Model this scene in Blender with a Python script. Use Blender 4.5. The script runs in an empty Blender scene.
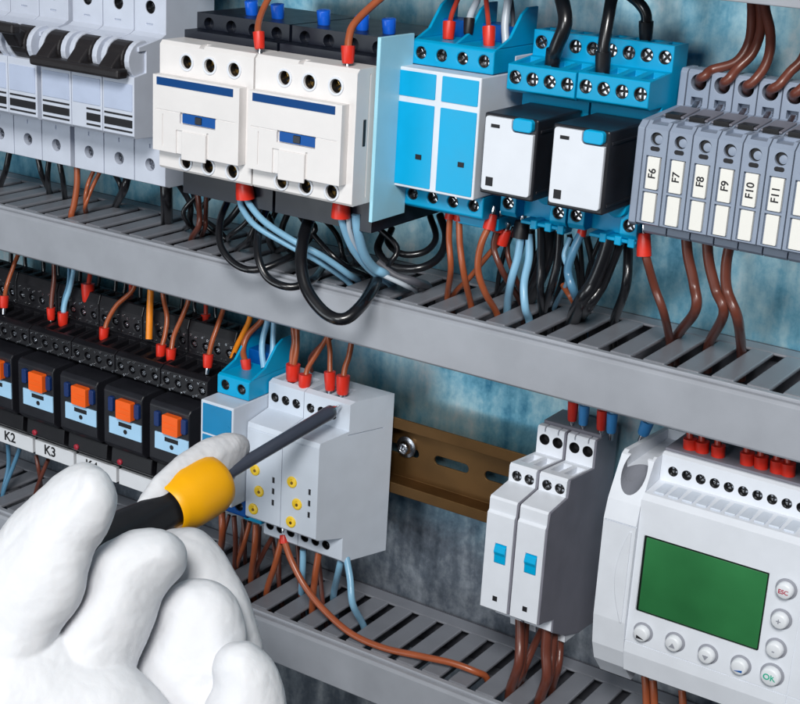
import bpy, bmesh, math, random
from mathutils import Vector, Matrix
random.seed(7)
U = 0.000735                     # metres per modelling unit (the units below are about 0.735 mm)
SC = bpy.context.scene
COL = SC.collection
# ------------------------------------------------------------------ camera
F_PX, YAW, PIT, ROL = 1506.236, .564, -.326, -.058
Rm = (Matrix.Rotation(YAW, 3, 'Z') @ Matrix.Rotation(PIT, 3, 'X') @ Matrix.Rotation(ROL, 3, 'Y'))
CAM = Vector((0, -712, 0))
def ray(u, v): return Rm @ Vector(((u-400)/F_PX, 1, -(v-352)/F_PX))
def at(u, v, y):
    k = ray(u, v); return CAM + k*((y+712)/k.y)
def atz(u, v, z):
    k = ray(u, v); return CAM + k*(z/k.z)
def atd(u, v, d): return CAM + ray(u, v)*d
cd = bpy.data.cameras.new('camera'); cam = bpy.data.objects.new('camera', cd); COL.objects.link(cam)
r_, f_, u_ = Rm.col[0], Rm.col[1], Rm.col[2]
M = Matrix((( r_.x, u_.x, -f_.x, 0), (r_.y, u_.y, -f_.y, 0), (r_.z, u_.z, -f_.z, 0), (0, 0, 0, 1)))
cam.matrix_world = Matrix.Translation(CAM*U) @ M
cd.sensor_width = 36; cd.lens = F_PX/800*36; cd.clip_start = .01; cd.clip_end = 50
SC.camera = cam
# ------------------------------------------------------------------ materials
def lin(h):
    h = h.lstrip('#'); o = []
    for i in (0, 2, 4):
        c = int(h[i:i+2], 16)/255
        o.append(c/12.92 if c <= .04045 else ((c+.055)/1.055)**2.4)
    return o
MATS = {}
def mat(name, hexc, rough=.45, metal=0., var=.06, scale=900, bump=.03, coat=0., bscale=None, spec=.5, k=1.):
    m = bpy.data.materials.new(name); m.use_nodes = True; nt = m.node_tree; N = nt.nodes; L = nt.links
    b = N['Principled BSDF']; c = [x*k for x in lin(hexc)]
    tc = N.new('ShaderNodeTexCoord')
    n1 = N.new('ShaderNodeTexNoise'); n1.inputs['Scale'].default_value = scale*.12; n1.inputs['Detail'].default_value = 6
    n2 = N.new('ShaderNodeTexNoise'); n2.inputs['Scale'].default_value = bscale or scale*2.5; n2.inputs['Detail'].default_value = 4
    L.new(tc.outputs['Object'], n1.inputs['Vector']); L.new(tc.outputs['Object'], n2.inputs['Vector'])
    rp = N.new('ShaderNodeValToRGB'); e = rp.color_ramp.elements
    e[0].position = .3; e[1].position = .7
    e[0].color = [x*(1-var) for x in c]+[1]; e[1].color = [min(1, x*(1+var)) for x in c]+[1]
    L.new(n1.outputs['Fac'], rp.inputs['Fac']); L.new(rp.outputs['Color'], b.inputs['Base Color'])
    mr = N.new('ShaderNodeMapRange'); mr.inputs['To Min'].default_value = max(.04, rough-.09); mr.inputs['To Max'].default_value = min(1, rough+.09)
    L.new(n1.outputs['Fac'], mr.inputs['Value']); L.new(mr.outputs['Result'], b.inputs['Roughness'])
    b.inputs['Metallic'].default_value = metal
    b.inputs['Specular IOR Level'].default_value = spec
    if coat: b.inputs['Coat Weight'].default_value = coat; b.inputs['Coat Roughness'].default_value = .12
    if bump:
        bp = N.new('ShaderNodeBump'); bp.inputs['Strength'].default_value = bump*4; bp.inputs['Distance'].default_value = .00008
        L.new(n2.outputs['Fac'], bp.inputs['Height']); L.new(bp.outputs['Normal'], b.inputs['Normal'])
    MATS[name] = m
    return m
def D(*a, **k): return mat(*a, **k)
D('white plastic', '#dbe0e8', .38, var=.03)
D('relay grey plastic', '#cbd4e0', .4, var=.03)
D('cream plastic', '#e2dfde', .36, var=.03)
D('breaker plastic', '#c6cddb', .42, var=.04)
D('pale insert', '#b6c2da', .4, var=.05)
D('terminal grey', '#8c98ab', .42, var=.05)
D('module side grey', '#777782', .5, var=.08)
D('black plastic', '#1d1e24', .38, var=.15, bump=.06)
D('socket black', '#131318', .42, var=.2, bump=.08)
D('dark navy plastic', '#151a26', .35, var=.15)
D('toggle black', '#201d1f', .5, var=.1, bump=.12)
D('bright blue plastic', '#009ccc', .36, var=.05, spec=.3)
D('window blue', '#00a6d8', .34, var=.03, spec=.3)
D('deep blue', '#004f9c', .4, var=.05, spec=.25)
D('small relay blue', '#0080b4', .3, var=.05)
D('stripe blue', '#003f7c', .45, var=.04, spec=.2)
D('cap blue', '#1560d6', .28, var=.06)
D('navy latch', '#122f66', .4, var=.08)
D('pale cyan plastic', '#a5dcee', .4, var=.03)
D('orange plastic', '#f7641a', .35, var=.05)
D('pale blue label', '#a9d3f2', .45, var=.05)
D('label white', '#dadde2', .5, var=.03)
D('label beige', '#e9e8e2', .5, var=.02)
D('ink', '#15151a', .6, var=.02)
D('faint ink', '#8f929c', .6, var=.02)
D('duct grey', '#9b9fa7', .38, var=.09, bump=.05, scale=420)
D('duct wall', '#7c7f87', .4, var=.06, bump=.05)
D('duct inside', '#4e5058', .5, var=.08, bump=.05)
D('steel', '#c9ccd2', .2, metal=1., var=.1, scale=3000)
D('hole shade', '#101114', .5, var=.1)  # shade inside holes and recesses, put into the colour
D('dim steel', '#7d8088', .3, metal=1., var=.1, scale=3000)
D('brass', '#a08048', .28, metal=1., var=.2, scale=3000)
D('copper strand', '#c9b8a8', .3, metal=.8, var=.1, scale=3000)
D('copper wire', '#9f5230', .36, var=.12, bump=.06, coat=.12)
D('brown wire', '#66362a', .36, var=.12, bump=.06, coat=.12)
D('red wire', '#b23a2a', .36, var=.1, coat=.12)
D('orange wire', '#f08c1c', .38, var=.05, coat=.2)
D('blue wire', '#86b8d6', .34, var=.06, coat=.12)
D('dark blue wire', '#4f7f9e', .34, var=.06, coat=.12)
D('pale grey wire', '#b8c2cc', .34, var=.06, coat=.12)
D('black wire', '#141519', .3, var=.1, coat=.35)
D('red ferrule', '#d42e1e', .36, var=.08)
D('blue ferrule', '#3f8fd0', .4, var=.08)
D('black ferrule', '#141418', .4, var=.08)
D('yellow dial', '#f8cf2c', .4, var=.04)
D('rail brown', '#664a2a', .42, metal=.75, var=.22, scale=500, bump=.05)
D('shaft black', '#434957', .3, var=.06, bump=.05)
D('handle black', '#17181c', .34, var=.15, bump=.2, bscale=3500)
D('collar yellow', '#ffb400', .4, var=.03, bump=.04)
D('lcd green', '#2c7040', .3, var=.3, scale=200, coat=.6)
D('scoop shade', '#7c7f88', .3, var=.05)
D('lcd rim', '#0d1a14', .4)
D('button white', '#dfe3e8', .35, var=.03)
D('red ink', '#b0344a', .5); D('green ink', '#1fae8e', .5)
D('led red', '#a02a3a', .3)
D('led body', '#2a6f9e', .3)
def plate_material():
    m = bpy.data.materials.new('galvanised steel'); m.use_nodes = True; nt = m.node_tree; N = nt.nodes; L = nt.links
    b = N['Principled BSDF']; tc = N.new('ShaderNodeTexCoord')
    mp = N.new('ShaderNodeMapping'); mp.inputs['Scale'].default_value = (1, 1, .8); L.new(tc.outputs['Object'], mp.inputs['Vector'])
    big = N.new('ShaderNodeTexNoise'); big.inputs['Scale'].default_value = 16; big.inputs['Detail'].default_value = 7; big.inputs['Roughness'].default_value = .6; big.inputs['Distortion'].default_value = .3
    fine = N.new('ShaderNodeTexNoise'); fine.inputs['Scale'].default_value = 300; fine.inputs['Detail'].default_value = 9; fine.inputs['Roughness'].default_value = .66; fine.inputs['Distortion'].default_value = .15
    vor = N.new('ShaderNodeTexVoronoi'); vor.inputs['Scale'].default_value = 420
    for n in (big, fine, vor): L.new(mp.outputs['Vector'], n.inputs['Vector'])
    a = N.new('ShaderNodeMath'); a.operation = 'MULTIPLY_ADD'; a.inputs[1].default_value = .22
    L.new(fine.outputs['Fac'], a.inputs[0]); 
    stm = N.new('ShaderNodeMapping'); stm.inputs['Scale'].default_value = (1, 1, .12); stm.inputs['Rotation'].default_value = (0, .25, 0); L.new(tc.outputs['Object'], stm.inputs['Vector'])
    stn = N.new('ShaderNodeTexNoise'); stn.inputs['Scale'].default_value = 160; stn.inputs['Detail'].default_value = 6; L.new(stm.outputs['Vector'], stn.inputs['Vector'])
    mid = N.new('ShaderNodeMath'); mid.operation = 'MULTIPLY_ADD'; mid.inputs[1].default_value = .26; L.new(stn.outputs['Fac'], mid.inputs[0])
    s = N.new('ShaderNodeMath'); s.operation = 'MULTIPLY'; s.inputs[1].default_value = .68; L.new(big.outputs['Fac'], s.inputs[0]); L.new(s.outputs[0], mid.inputs[2]); L.new(mid.outputs[0], a.inputs[2])
    def ramp(cols):
        rp = N.new('ShaderNodeValToRGB'); e = rp.color_ramp.elements
        for i, (p, c) in enumerate(cols):
            x = e[i] if i < 2 else e.new(p)
            x.position = p; x.color = lin(c)+[1]
        L.new(a.outputs[0], rp.inputs['Fac']); return rp
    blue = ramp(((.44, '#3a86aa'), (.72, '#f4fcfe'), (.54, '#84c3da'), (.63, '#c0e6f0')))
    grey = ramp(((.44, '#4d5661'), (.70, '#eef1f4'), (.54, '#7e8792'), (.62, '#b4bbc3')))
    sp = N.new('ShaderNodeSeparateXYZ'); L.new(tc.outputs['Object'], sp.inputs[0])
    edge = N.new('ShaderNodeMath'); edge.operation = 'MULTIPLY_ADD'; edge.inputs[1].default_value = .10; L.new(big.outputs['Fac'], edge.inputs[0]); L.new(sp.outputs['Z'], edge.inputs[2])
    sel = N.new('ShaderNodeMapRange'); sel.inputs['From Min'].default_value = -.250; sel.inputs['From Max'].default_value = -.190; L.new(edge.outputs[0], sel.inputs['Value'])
    mx = N.new('ShaderNodeMix'); mx.data_type = 'RGBA'; L.new(sel.outputs['Result'], mx.inputs['Factor']); L.new(grey.outputs['Color'], mx.inputs[6]); L.new(blue.outputs['Color'], mx.inputs[7])  # reflected surroundings put into the colour: bluish above, grey lower down
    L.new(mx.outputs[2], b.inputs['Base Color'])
    b.inputs['Metallic'].default_value = .85
    mr = N.new('ShaderNodeMapRange'); mr.inputs['To Min'].default_value = .5; mr.inputs['To Max'].default_value = .3
    L.new(fine.outputs['Fac'], mr.inputs['Value']); L.new(mr.outputs['Result'], b.inputs['Roughness'])
    bp = N.new('ShaderNodeBump'); bp.inputs['Strength'].default_value = .16; bp.inputs['Distance'].default_value = .0001
    L.new(fine.outputs['Fac'], bp.inputs['Height']); L.new(bp.outputs['Normal'], b.inputs['Normal'])
    MATS['plate'] = m
plate_material()
def glove_material():
    m = bpy.data.materials.new('white glove fabric'); m.use_nodes = True; nt = m.node_tree; N = nt.nodes; L = nt.links
    b = N['Principled BSDF']; b.inputs['Base Color'].default_value = (.71, .72, .75, 1); b.inputs['Roughness'].default_value = .66
    b.inputs['Subsurface Weight'].default_value = .12; b.inputs['Subsurface Radius'].default_value = (1, .8, .7); b.inputs['Subsurface Scale'].default_value = .003
    tc = N.new('ShaderNodeTexCoord')
    n = N.new('ShaderNodeTexNoise'); n.inputs['Scale'].default_value = 110; n.inputs['Detail'].default_value = 4; n.inputs['Distortion'].default_value = 1.2
    w = N.new('ShaderNodeTexNoise'); w.inputs['Scale'].default_value = 1400; w.inputs['Detail'].default_value = 5
    L.new(tc.outputs['Object'], n.inputs['Vector']); L.new(tc.outputs['Object'], w.inputs['Vector'])
    b1 = N.new('ShaderNodeBump'); b1.inputs['Strength'].default_value = .25; b1.inputs['Distance'].default_value = .001
    b2 = N.new('ShaderNodeBump'); b2.inputs['Strength'].default_value = .35; b2.inputs['Distance'].default_value = .00008
    L.new(n.outputs['Fac'], b1.inputs['Height']); L.new(w.outputs['Fac'], b2.inputs['Height']); L.new(b1.outputs['Normal'], b2.inputs['Normal']); 
    rd = N.new('ShaderNodeTexNoise'); rd.noise_type = 'RIDGED_MULTIFRACTAL'; rd.inputs['Scale'].default_value = 32; rd.inputs['Detail'].default_value = 3; rd.inputs['Distortion'].default_value = .5
    L.new(tc.outputs['Object'], rd.inputs['Vector'])
    b3 = N.new('ShaderNodeBump'); b3.invert = True; b3.inputs['Strength'].default_value = .5; b3.inputs['Distance'].default_value = .0012
    L.new(rd.outputs['Fac'], b3.inputs['Height']); L.new(b2.outputs['Normal'], b3.inputs['Normal']); L.new(b3.outputs['Normal'], b.inputs['Normal'])
    MATS['glove'] = m
glove_material()
# ------------------------------------------------------------------ mesh helpers (all in modelling units)
class MB:
    def __init__(s): s.v = []; s.f = []
    def add(s, vs, fs):
        o = len(s.v); s.v += [Vector(p) for p in vs]; s.f += [tuple(i+o for i in f) for f in fs]; return s
    def box(s, x0, x1, y0, y1, z0, z1):
        x0, x1 = sorted((x0, x1)); y0, y1 = sorted((y0, y1)); z0, z1 = sorted((z0, z1))
        return s.add([(x0,y0,z0),(x1,y0,z0),(x1,y1,z0),(x0,y1,z0),(x0,y0,z1),(x1,y0,z1),(x1,y1,z1),(x0,y1,z1)],
              [(0,3,2,1),(4,5,6,7),(0,1,5,4),(1,2,6,5),(2,3,7,6),(3,0,4,7)])
    def prism(s, prof, x0, x1):      # prof: (y,z) outline, extruded along X
        a = sum(prof[i][0]*prof[(i+1) % len(prof)][1]-prof[(i+1) % len(prof)][0]*prof[i][1] for i in range(len(prof)))
        if a < 0: prof = prof[::-1]
        n = len(prof)
        return s.add([(x0, y, z) for y, z in prof]+[(x1, y, z) for y, z in prof],
              [tuple(range(n))[::-1], tuple(range(n, 2*n))]+[(i, (i+1) % n, n+(i+1) % n, n+i) for i in range(n)])
    def slab(s, prof, y0, y1):       # prof: (x,z) outline, extruded along Y
        a = sum(prof[i][0]*prof[(i+1) % len(prof)][1]-prof[(i+1) % len(prof)][0]*prof[i][1] for i in range(len(prof)))
        if a < 0: prof = prof[::-1]
        n = len(prof)
        return s.add([(x, y0, z) for x, z in prof]+[(x, y1, z) for x, z in prof],
              [tuple(range(n)), tuple(range(n, 2*n))[::-1]]+[(i, n+i, n+(i+1) % n, (i+1) % n) for i in range(n)])
    def cyl(s, p0, p1, r0, r1=None, n=20):
        p0, p1 = Vector(p0), Vector(p1); r1 = r0 if r1 is None else r1
        return s.tube([p0, p1], [r0, r1], n)
    def tube(s, pts, rad, n=10, flat=1.):
        pts = [Vector(p) for p in pts]
        if not hasattr(rad, '__len__'): rad = [rad]*len(pts)
        vs = []; fs = []; up = None
        for i, p in enumerate(pts):
            t = (pts[min(i+1, len(pts)-1)]-pts[max(i-1, 0)]).normalized()
            if up is None: up = t.orthogonal().normalized() if abs(t.x) > .6 else t.cross(Vector((1, 0, 0))).normalized()
            up = (up-t*up.dot(t)).normalized(); sd = t.cross(up)
            for k in range(n):
                a = 2*math.pi*k/n; vs.append(p+(up*math.cos(a)+sd*math.sin(a)*flat)*rad[i])
        m = len(pts)
        for i in range(m-1):
            for k in range(n): fs.append((i*n+k, i*n+(k+1) % n, (i+1)*n+(k+1) % n, (i+1)*n+k))
        fs.append(tuple(range(n))[::-1]); fs.append(tuple(range((m-1)*n, m*n)))
        return s.add(vs, fs)
    def rrect(s, x0, x1, z0, z1, y0, y1, r=1., n=4):
        x0, x1 = sorted((x0, x1)); z0, z1 = sorted((z0, z1)); P = []
        for cx, cz, a0 in ((x1-r, z1-r, 0), (x0+r, z1-r, 90), (x0+r, z0+r, 180), (x1-r, z0+r, 270)):
            for k in range(n+1):
                a = math.radians(a0+90*k/n); P.append((cx+r*math.cos(a), cz+r*math.sin(a)))
        return s.slab(P, min(y0, y1), max(y0, y1))
    def mesh(s, name):
        me = bpy.data.meshes.new(name); me.from_pydata([tuple(v) for v in s.v], [], s.f); me.update()
        return me
def recalc(me):
    bm = bmesh.new(); bm.from_mesh(me); bmesh.ops.recalc_face_normals(bm, faces=bm.faces); bm.to_mesh(me); bm.free()
def finish(me):
    me.transform(Matrix.Scale(U, 4)); me.update()
def bake(me, mods):
    o = bpy.data.objects.new('work', me); COL.objects.link(o); extra = []
    for kind, kw in mods:
        m = o.modifiers.new(kind, kind)
        for k, v in kw.items(): setattr(m, k, v)
    dg = bpy.context.evaluated_depsgraph_get(); dg.update()
    out = bpy.data.meshes.new_from_object(o.evaluated_get(dg)); bpy.data.objects.remove(o)
    return out
def build(name, mb, m, parent=None, bevel=.35, cut=None, smooth=False, ang=40, loc=None, seg=2):
    me = mb.mesh(name); recalc(me); mods = []; co = None
    if cut is not None and cut.v:
        cm = cut.mesh('cutter'); recalc(cm); co = bpy.data.objects.new('cutter', cm); COL.objects.link(co)
        mods.append(('BOOLEAN', dict(object=co, operation='DIFFERENCE', solver='EXACT', use_self=True)))
    if bevel: mods.append(('BEVEL', dict(width=bevel, segments=seg, limit_method='ANGLE', angle_limit=math.radians(32), use_clamp_overlap=True)))
    if mods:
        me2 = bake(me, mods); bpy.data.meshes.remove(me); me = me2
    if co: bpy.data.objects.remove(co)
    finish(me)
    if smooth:
        for p in me.polygons: p.use_smooth = True
        me.set_sharp_from_angle(angle=math.radians(ang))
    me.materials.clear(); me.materials.append(MATS[m])
    me.name = name
    o = bpy.data.objects.new(name, me); COL.objects.link(o)
    if parent is not None: o.parent = parent
    if loc is not None: o.location = Vector(loc)*U
    return o
def put(name, me, parent, loc, rot=None, label=None):       # another object using an existing mesh
    o = bpy.data.objects.new(name, me); COL.objects.link(o); o.parent = parent; o.location = Vector(loc)*U
    if rot: o.rotation_euler = rot
    if label: o['label'] = label
    return o
def thing(name, label, cat, loc=(0, 0, 0), group=None):
    o = bpy.data.objects.new(name, None); COL.objects.link(o); o.location = Vector(loc)*U
    o.empty_display_size = .01; o['label'] = label; o['category'] = cat
    if group: o['group'] = group
    return o
def tag(o, label, cat, group=None):
    o['label'] = label; o['category'] = cat
    if group: o['group'] = group
    return o
def copy_thing(src, loc, label, group=None):
    def rec(o, par):
        c = o.copy(); COL.objects.link(c); c.parent = par
        for ch in o.children: rec(ch, c)
        return c
    r = rec(src, None); r.location = Vector(loc)*U; r['label'] = label
    if group: r['group'] = group
    return r
def child(o, name):
    return [c for c in o.children if c.name.split('.')[0] == name]
TXT = {}
def text(parent, s, size, loc, m='ink', rot=0, name='lettering', squash=1.):
    key = (s, size, m, rot, squash)
    if key not in TXT:
        c = bpy.data.curves.new('t', 'FONT'); c.body = s; c.size = size; c.align_x = 'CENTER'; c.align_y = 'CENTER'; c.extrude = .08; c.offset = .05*size/3
        o = bpy.data.objects.new('t', c); COL.objects.link(o); dg = bpy.context.evaluated_depsgraph_get(); dg.update()
        me = bpy.data.meshes.new_from_object(o.evaluated_get(dg)); bpy.data.objects.remove(o)
        me.transform(Matrix.Rotation(math.radians(90), 4, 'X') @ Matrix.Rotation(math.radians(rot), 4, 'Z') @ Matrix.Diagonal((squash, 1, 1, 1)))
        finish(me); me.materials.clear(); me.materials.append(MATS[m]); me.name = name; TXT[key] = me
    return put(name, TXT[key], parent, loc)
SCREW = {}
def screw_mesh(r, m='steel', slot=True, depth=1.5, hr=0, dep=0):
    key = (r, m, slot, hr, dep)
    if key not in SCREW:
        mb = MB(); mb.cyl((0, 0, 0), (0, depth, 0), r, n=18)
        cut = MB(); a = r*.2
        for ang in (35, 125) if slot else (35,):
            c, s = math.cos(math.radians(ang)), math.sin(math.radians(ang))
            cut.slab([(c*r*1.3-s*a, s*r*1.3+c*a), (-c*r*1.3-s*a, -s*r*1.3+c*a), (-c*r*1.3+s*a, -s*r*1.3-c*a), (c*r*1.3+s*a, s*r*1.3-c*a)], -1, depth*.5)
        o = build('screw', mb, m, None, bevel=r*.12, cut=cut); me = o.data; bpy.data.objects.remove(o)
        if hr:                                # dark lining: shade of the screw hole put into colour
            bm = bmesh.new(); bm.from_mesh(me); n = 22; rings = []
            for rr, yy in ((hr-.02, -dep), (hr-.3, -dep), (hr-.3, .6), (0.01, .6)):
                rings.append([bm.verts.new(Vector((rr*math.cos(2*math.pi*k/n), yy, rr*math.sin(2*math.pi*k/n)))*U) for k in range(n)])
            for A, B in zip(rings, rings[1:]):
                for k in range(n):
                    f = bm.faces.new((A[k], A[(k+1) % n], B[(k+1) % n], B[k])); f.material_index = 1
            bm.to_mesh(me); bm.free(); me.materials.append(MATS['hole shade'])
        SCREW[key] = me
    return SCREW[key]
def screw(parent, x, y, z, r, m='steel', slot=True, hr=0, dep=0):
    if hr: r = r*.93
    return put('screw', screw_mesh(r, m, slot, 1.5, hr, dep), parent, (x, y, z), (0, random.uniform(0, 3) if not hr else random.choice((0, .7, 1.3, 2.1)), 0))
def holes(cut, pts, y0, r, depth=5, n=20):
    for x, z in pts: cut.cyl((x, y0-2, z), (x, y0+depth, z), r, n=n)
# ------------------------------------------------------------------ setting
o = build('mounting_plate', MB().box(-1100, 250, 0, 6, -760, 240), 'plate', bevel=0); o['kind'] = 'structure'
# ------------------------------------------------------------------ cable ducts
def duct(z, zb, label, x0=-960, x1=60, phase=-238, gap=6.2, flip=False):
    t = thing('cable_duct', label, 'cable duct', (0, 0, z))
    h = zb-z                               # negative height of the visible cover
    # top wall with slots open to the front, made of fingers
    mb = MB(); pitch = 17.6; n0 = int((x0-phase)/pitch)-1
    xs = [phase+pitch*k for k in range(n0, int((x1-phase)/pitch)+1)]
    for sgn, zt in ((1, 0), (-1, h+5)):
        prof = []
        mbw = MB()
        mbw.box(x0, x1, -12, -1, zt-1.6, zt)
        for a in xs:
            xa, xb = a+gap/2, a+pitch-gap/2
            mbw.box(xa, xb, -66, -12.02, zt-2.2, zt)
        w = build('slotted_wall', mbw, 'duct wall', t, bevel=.75)
    build('back_wall', MB().box(x0, x1, -1, -.2, h+3.5, 0), 'duct inside', t, bevel=0)
    # dark cover rim and front cover
    build('rim', MB().box(x0, x1, -70, -66.3, -2.6, -.3), 'duct grey', t, bevel=.5)
    c = MB(); c.prism([(-70, -1.8), (-73, -1.8), (-74.5, -3.2), (-74.5, h+1.2), (-73.3, h), (-71, h), (-71, -5), (-70, -5)], x0, x1)
    build('cover', c, 'duct grey', t, bevel=.3)
    return t
d1 = duct(-229.5, -258, 'long grey slotted cable duct crossing the middle of the panel')
d2 = duct(-442, -470.5, 'grey slotted cable duct at the bottom, below the hand and the white controller', phase=-244, gap=5.6)
t = thing('cable_duct', 'edge of the grey cable duct above the brown wires at the top right', 'cable duct', (0, 0, -57.5))
build('cover', MB().box(-960, 60, -74.5, -71, 0, 34), 'duct grey', t, bevel=.5)
build('slotted_wall', MB().box(-960, 60, -71.2, -.5, .8, 2.4), 'duct grey', t, bevel=.2)
build('back_wall', MB().box(-960, 60, -1, -.2, 2.6, 40), 'duct inside', t, bevel=0)
# ------------------------------------------------------------------ DIN rails
def rail(zc, label, xe=-80):
    t = thing('mounting_rail', label, 'rail', (0, 0, zc))
    p = [(-22, 23.8), (-23.3, 23.8), (-23.3, 17), (-12.6, 17), (-12.6, -17), (-23.3, -17), (-23.3, -23.8), (-22, -23.8), (-22, -18.3), (-11.3, -18.3), (-11.3, 18.3), (-22, 18.3)]
    mb = MB().prism(p, -960, xe); cut = MB()
    for k in range(24):
        xc = -402.8-34*(k-8)
        cut.rrect(xc-11.5, xc+11.5, -2.7, 2.7, -18, -5, 2.6, 5)
    build('profile', mb, 'rail brown', t, bevel=.35, cut=cut)
    if xe > -100: build('spacer', MB().box(-960, xe, -11.2, -.1, -6, 6), 'rail brown', t, bevel=0)
    return t
rail(-137, 'upper brown metal mounting rail behind the contactors and relays')
rl = rail(-339.5, 'lower brown metal mounting rail with a screw and slots, bare between two white modules', -312)
# visible fixing screws on the bare stretch
for xx, zz in ((-433.5, -336.5),):
    w = build('washer', MB().cyl((0, -14.2, 0), (0, -12.7, 0), 6.6, n=28), 'steel', rl, bevel=.3, loc=(xx, 0, zz+339.5), smooth=True)
    s = build('screw_head', MB().cyl((0, -18, 0), (0, -14, 0), 3.4, 4.6, n=24), 'steel', rl, bevel=.4, cut=MB().cyl((0, -19, 0), (0, -16, 0), 1.9, n=6), loc=(xx, 0, zz+339.5), smooth=True)
# ------------------------------------------------------------------ circuit breakers (top left)
def breaker(x0, up, label):
    t = thing('circuit_breaker', label, 'circuit breaker', (x0, 0, -137), 'modular circuit breakers'); P = 24.4; z0 = 137
    prof = [(-20, -50), (-62, -50), (-62, -110), (-66, -112), (-84, -115.5), (-84, -118), (-78, -118), (-78, -130), (-88, -131.8), (-88, -164.8), (-86, -166.5), (-62, -167.5), (-62, -197.5), (-58, -198.8), (-20, -198.8)]
    for k in range(3):
        mb = MB().prism([(y, z+z0) for y, z in prof], P*k+.35, P*(k+1)-.35); cut = MB()
        xc = P*(k+.5)
        holes(cut, [(xc, -186.3+z0)], -62, 3.7, 7)
        holes(cut, [(xc, -96+z0)], -62, 3.7, 7)
        cut.box(xc+2.5, xc+4, -63, -58, -172+z0, -170+z0)
        cut.box(xc-9, xc-4, -89, -87, -141.4+z0, -140.8+z0)
        cut.box(xc-3, xc+2, -63, -61, -106+z0, -105.2+z0)
        cut.box(xc-.5, xc+.5, -63, -61, -176.5+z0, -174+z0)
        b = build('pole_housing', mb, 'breaker plastic', t, bevel=.5, cut=cut)
        screw(b, xc, -58.8, -186.3+z0, 3.3, 'dim steel'); screw(b, xc, -57.6, -96+z0, 3.6, 'dim steel', hr=3.7, dep=3.6)
        # white bosses either side of the toggle
        for sx_ in (P*k+1.6, P*(k+1)-5.2):
            bs = MB(); q = []
            for i in range(13):
                a = math.radians(-95+190*i/12); q.append((-79-12*math.cos(a), -123+z0+11*math.sin(a)))
            bs.prism(q+[(-76, -113.5+z0), (-76, -134.5+z0)], sx_, sx_+3.6)
            build('boss', bs, 'breaker plastic', t, bevel=.5)
        tg = MB(); q = []
        s = 1 if up else -1
        for i in range(11):
            a = math.radians(-80+160*i/10); q.append((-80-11.5*math.cos(a), -122.5+z0+10*math.sin(a)))
        tg.prism(q+[(-77, -115.5+z0), (-77, -132.5+z0)], P*k+6, P*(k+1)-6)
        zt = -124+z0
        if up: pr = [(-88, zt+3), (-88, zt+8), (-98, zt+13), (-101, zt+11), (-93, zt-1)]
        else: pr = [(-86, zt+6), (-91, zt+5), (-98, zt-2), (-98.5, zt-7), (-92, zt-7.4), (-88, zt-6)]
        tg.prism(pr, P*k+6.5, P*(k+1)-7.5)
        build('toggle', tg, 'toggle black', t, bevel=1.)
        # label strip on the middle field
        ch = MB(); a0, a1 = P*k+1.6, P*(k+1)-1.6
        mid = MB().box(a0, a1, -88.5, -87.8, -151+z0, -136+z0); build('insert', mid, 'pale insert', t, bevel=.2)
        if (x0 > -700 and k == 1): a0 += 10.5
        ch.box(a0, a1, -88.35, -87.9, -160.3+z0, -156+z0).box(a0, a1, -88.35, -87.9, -154.1+z0, -153.1+z0).box(a0, a1, -88.35, -87.9, -163.1+z0, -162.1+z0)
        build('label_strip', ch, 'ink', t, bevel=0)
    zt = -124+z0
    tb = MB()
    if up: tb.box(2, 3*P-2, -104, -97, zt+8, zt+14)
    else: tb.box(2.5, 3*P-1.5, -99.5, -91, zt-8.2, zt-2.6)
    build('tie_bar', tb, 'toggle black', t, bevel=1.6)
    return t
breaker(-652.2, False, 'three-pole breaker right beside the white contactors, black toggles joined low by a bar')
breaker(-728.4, True, 'three-pole breaker at the left frame edge with its black toggles joined along the top')
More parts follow.
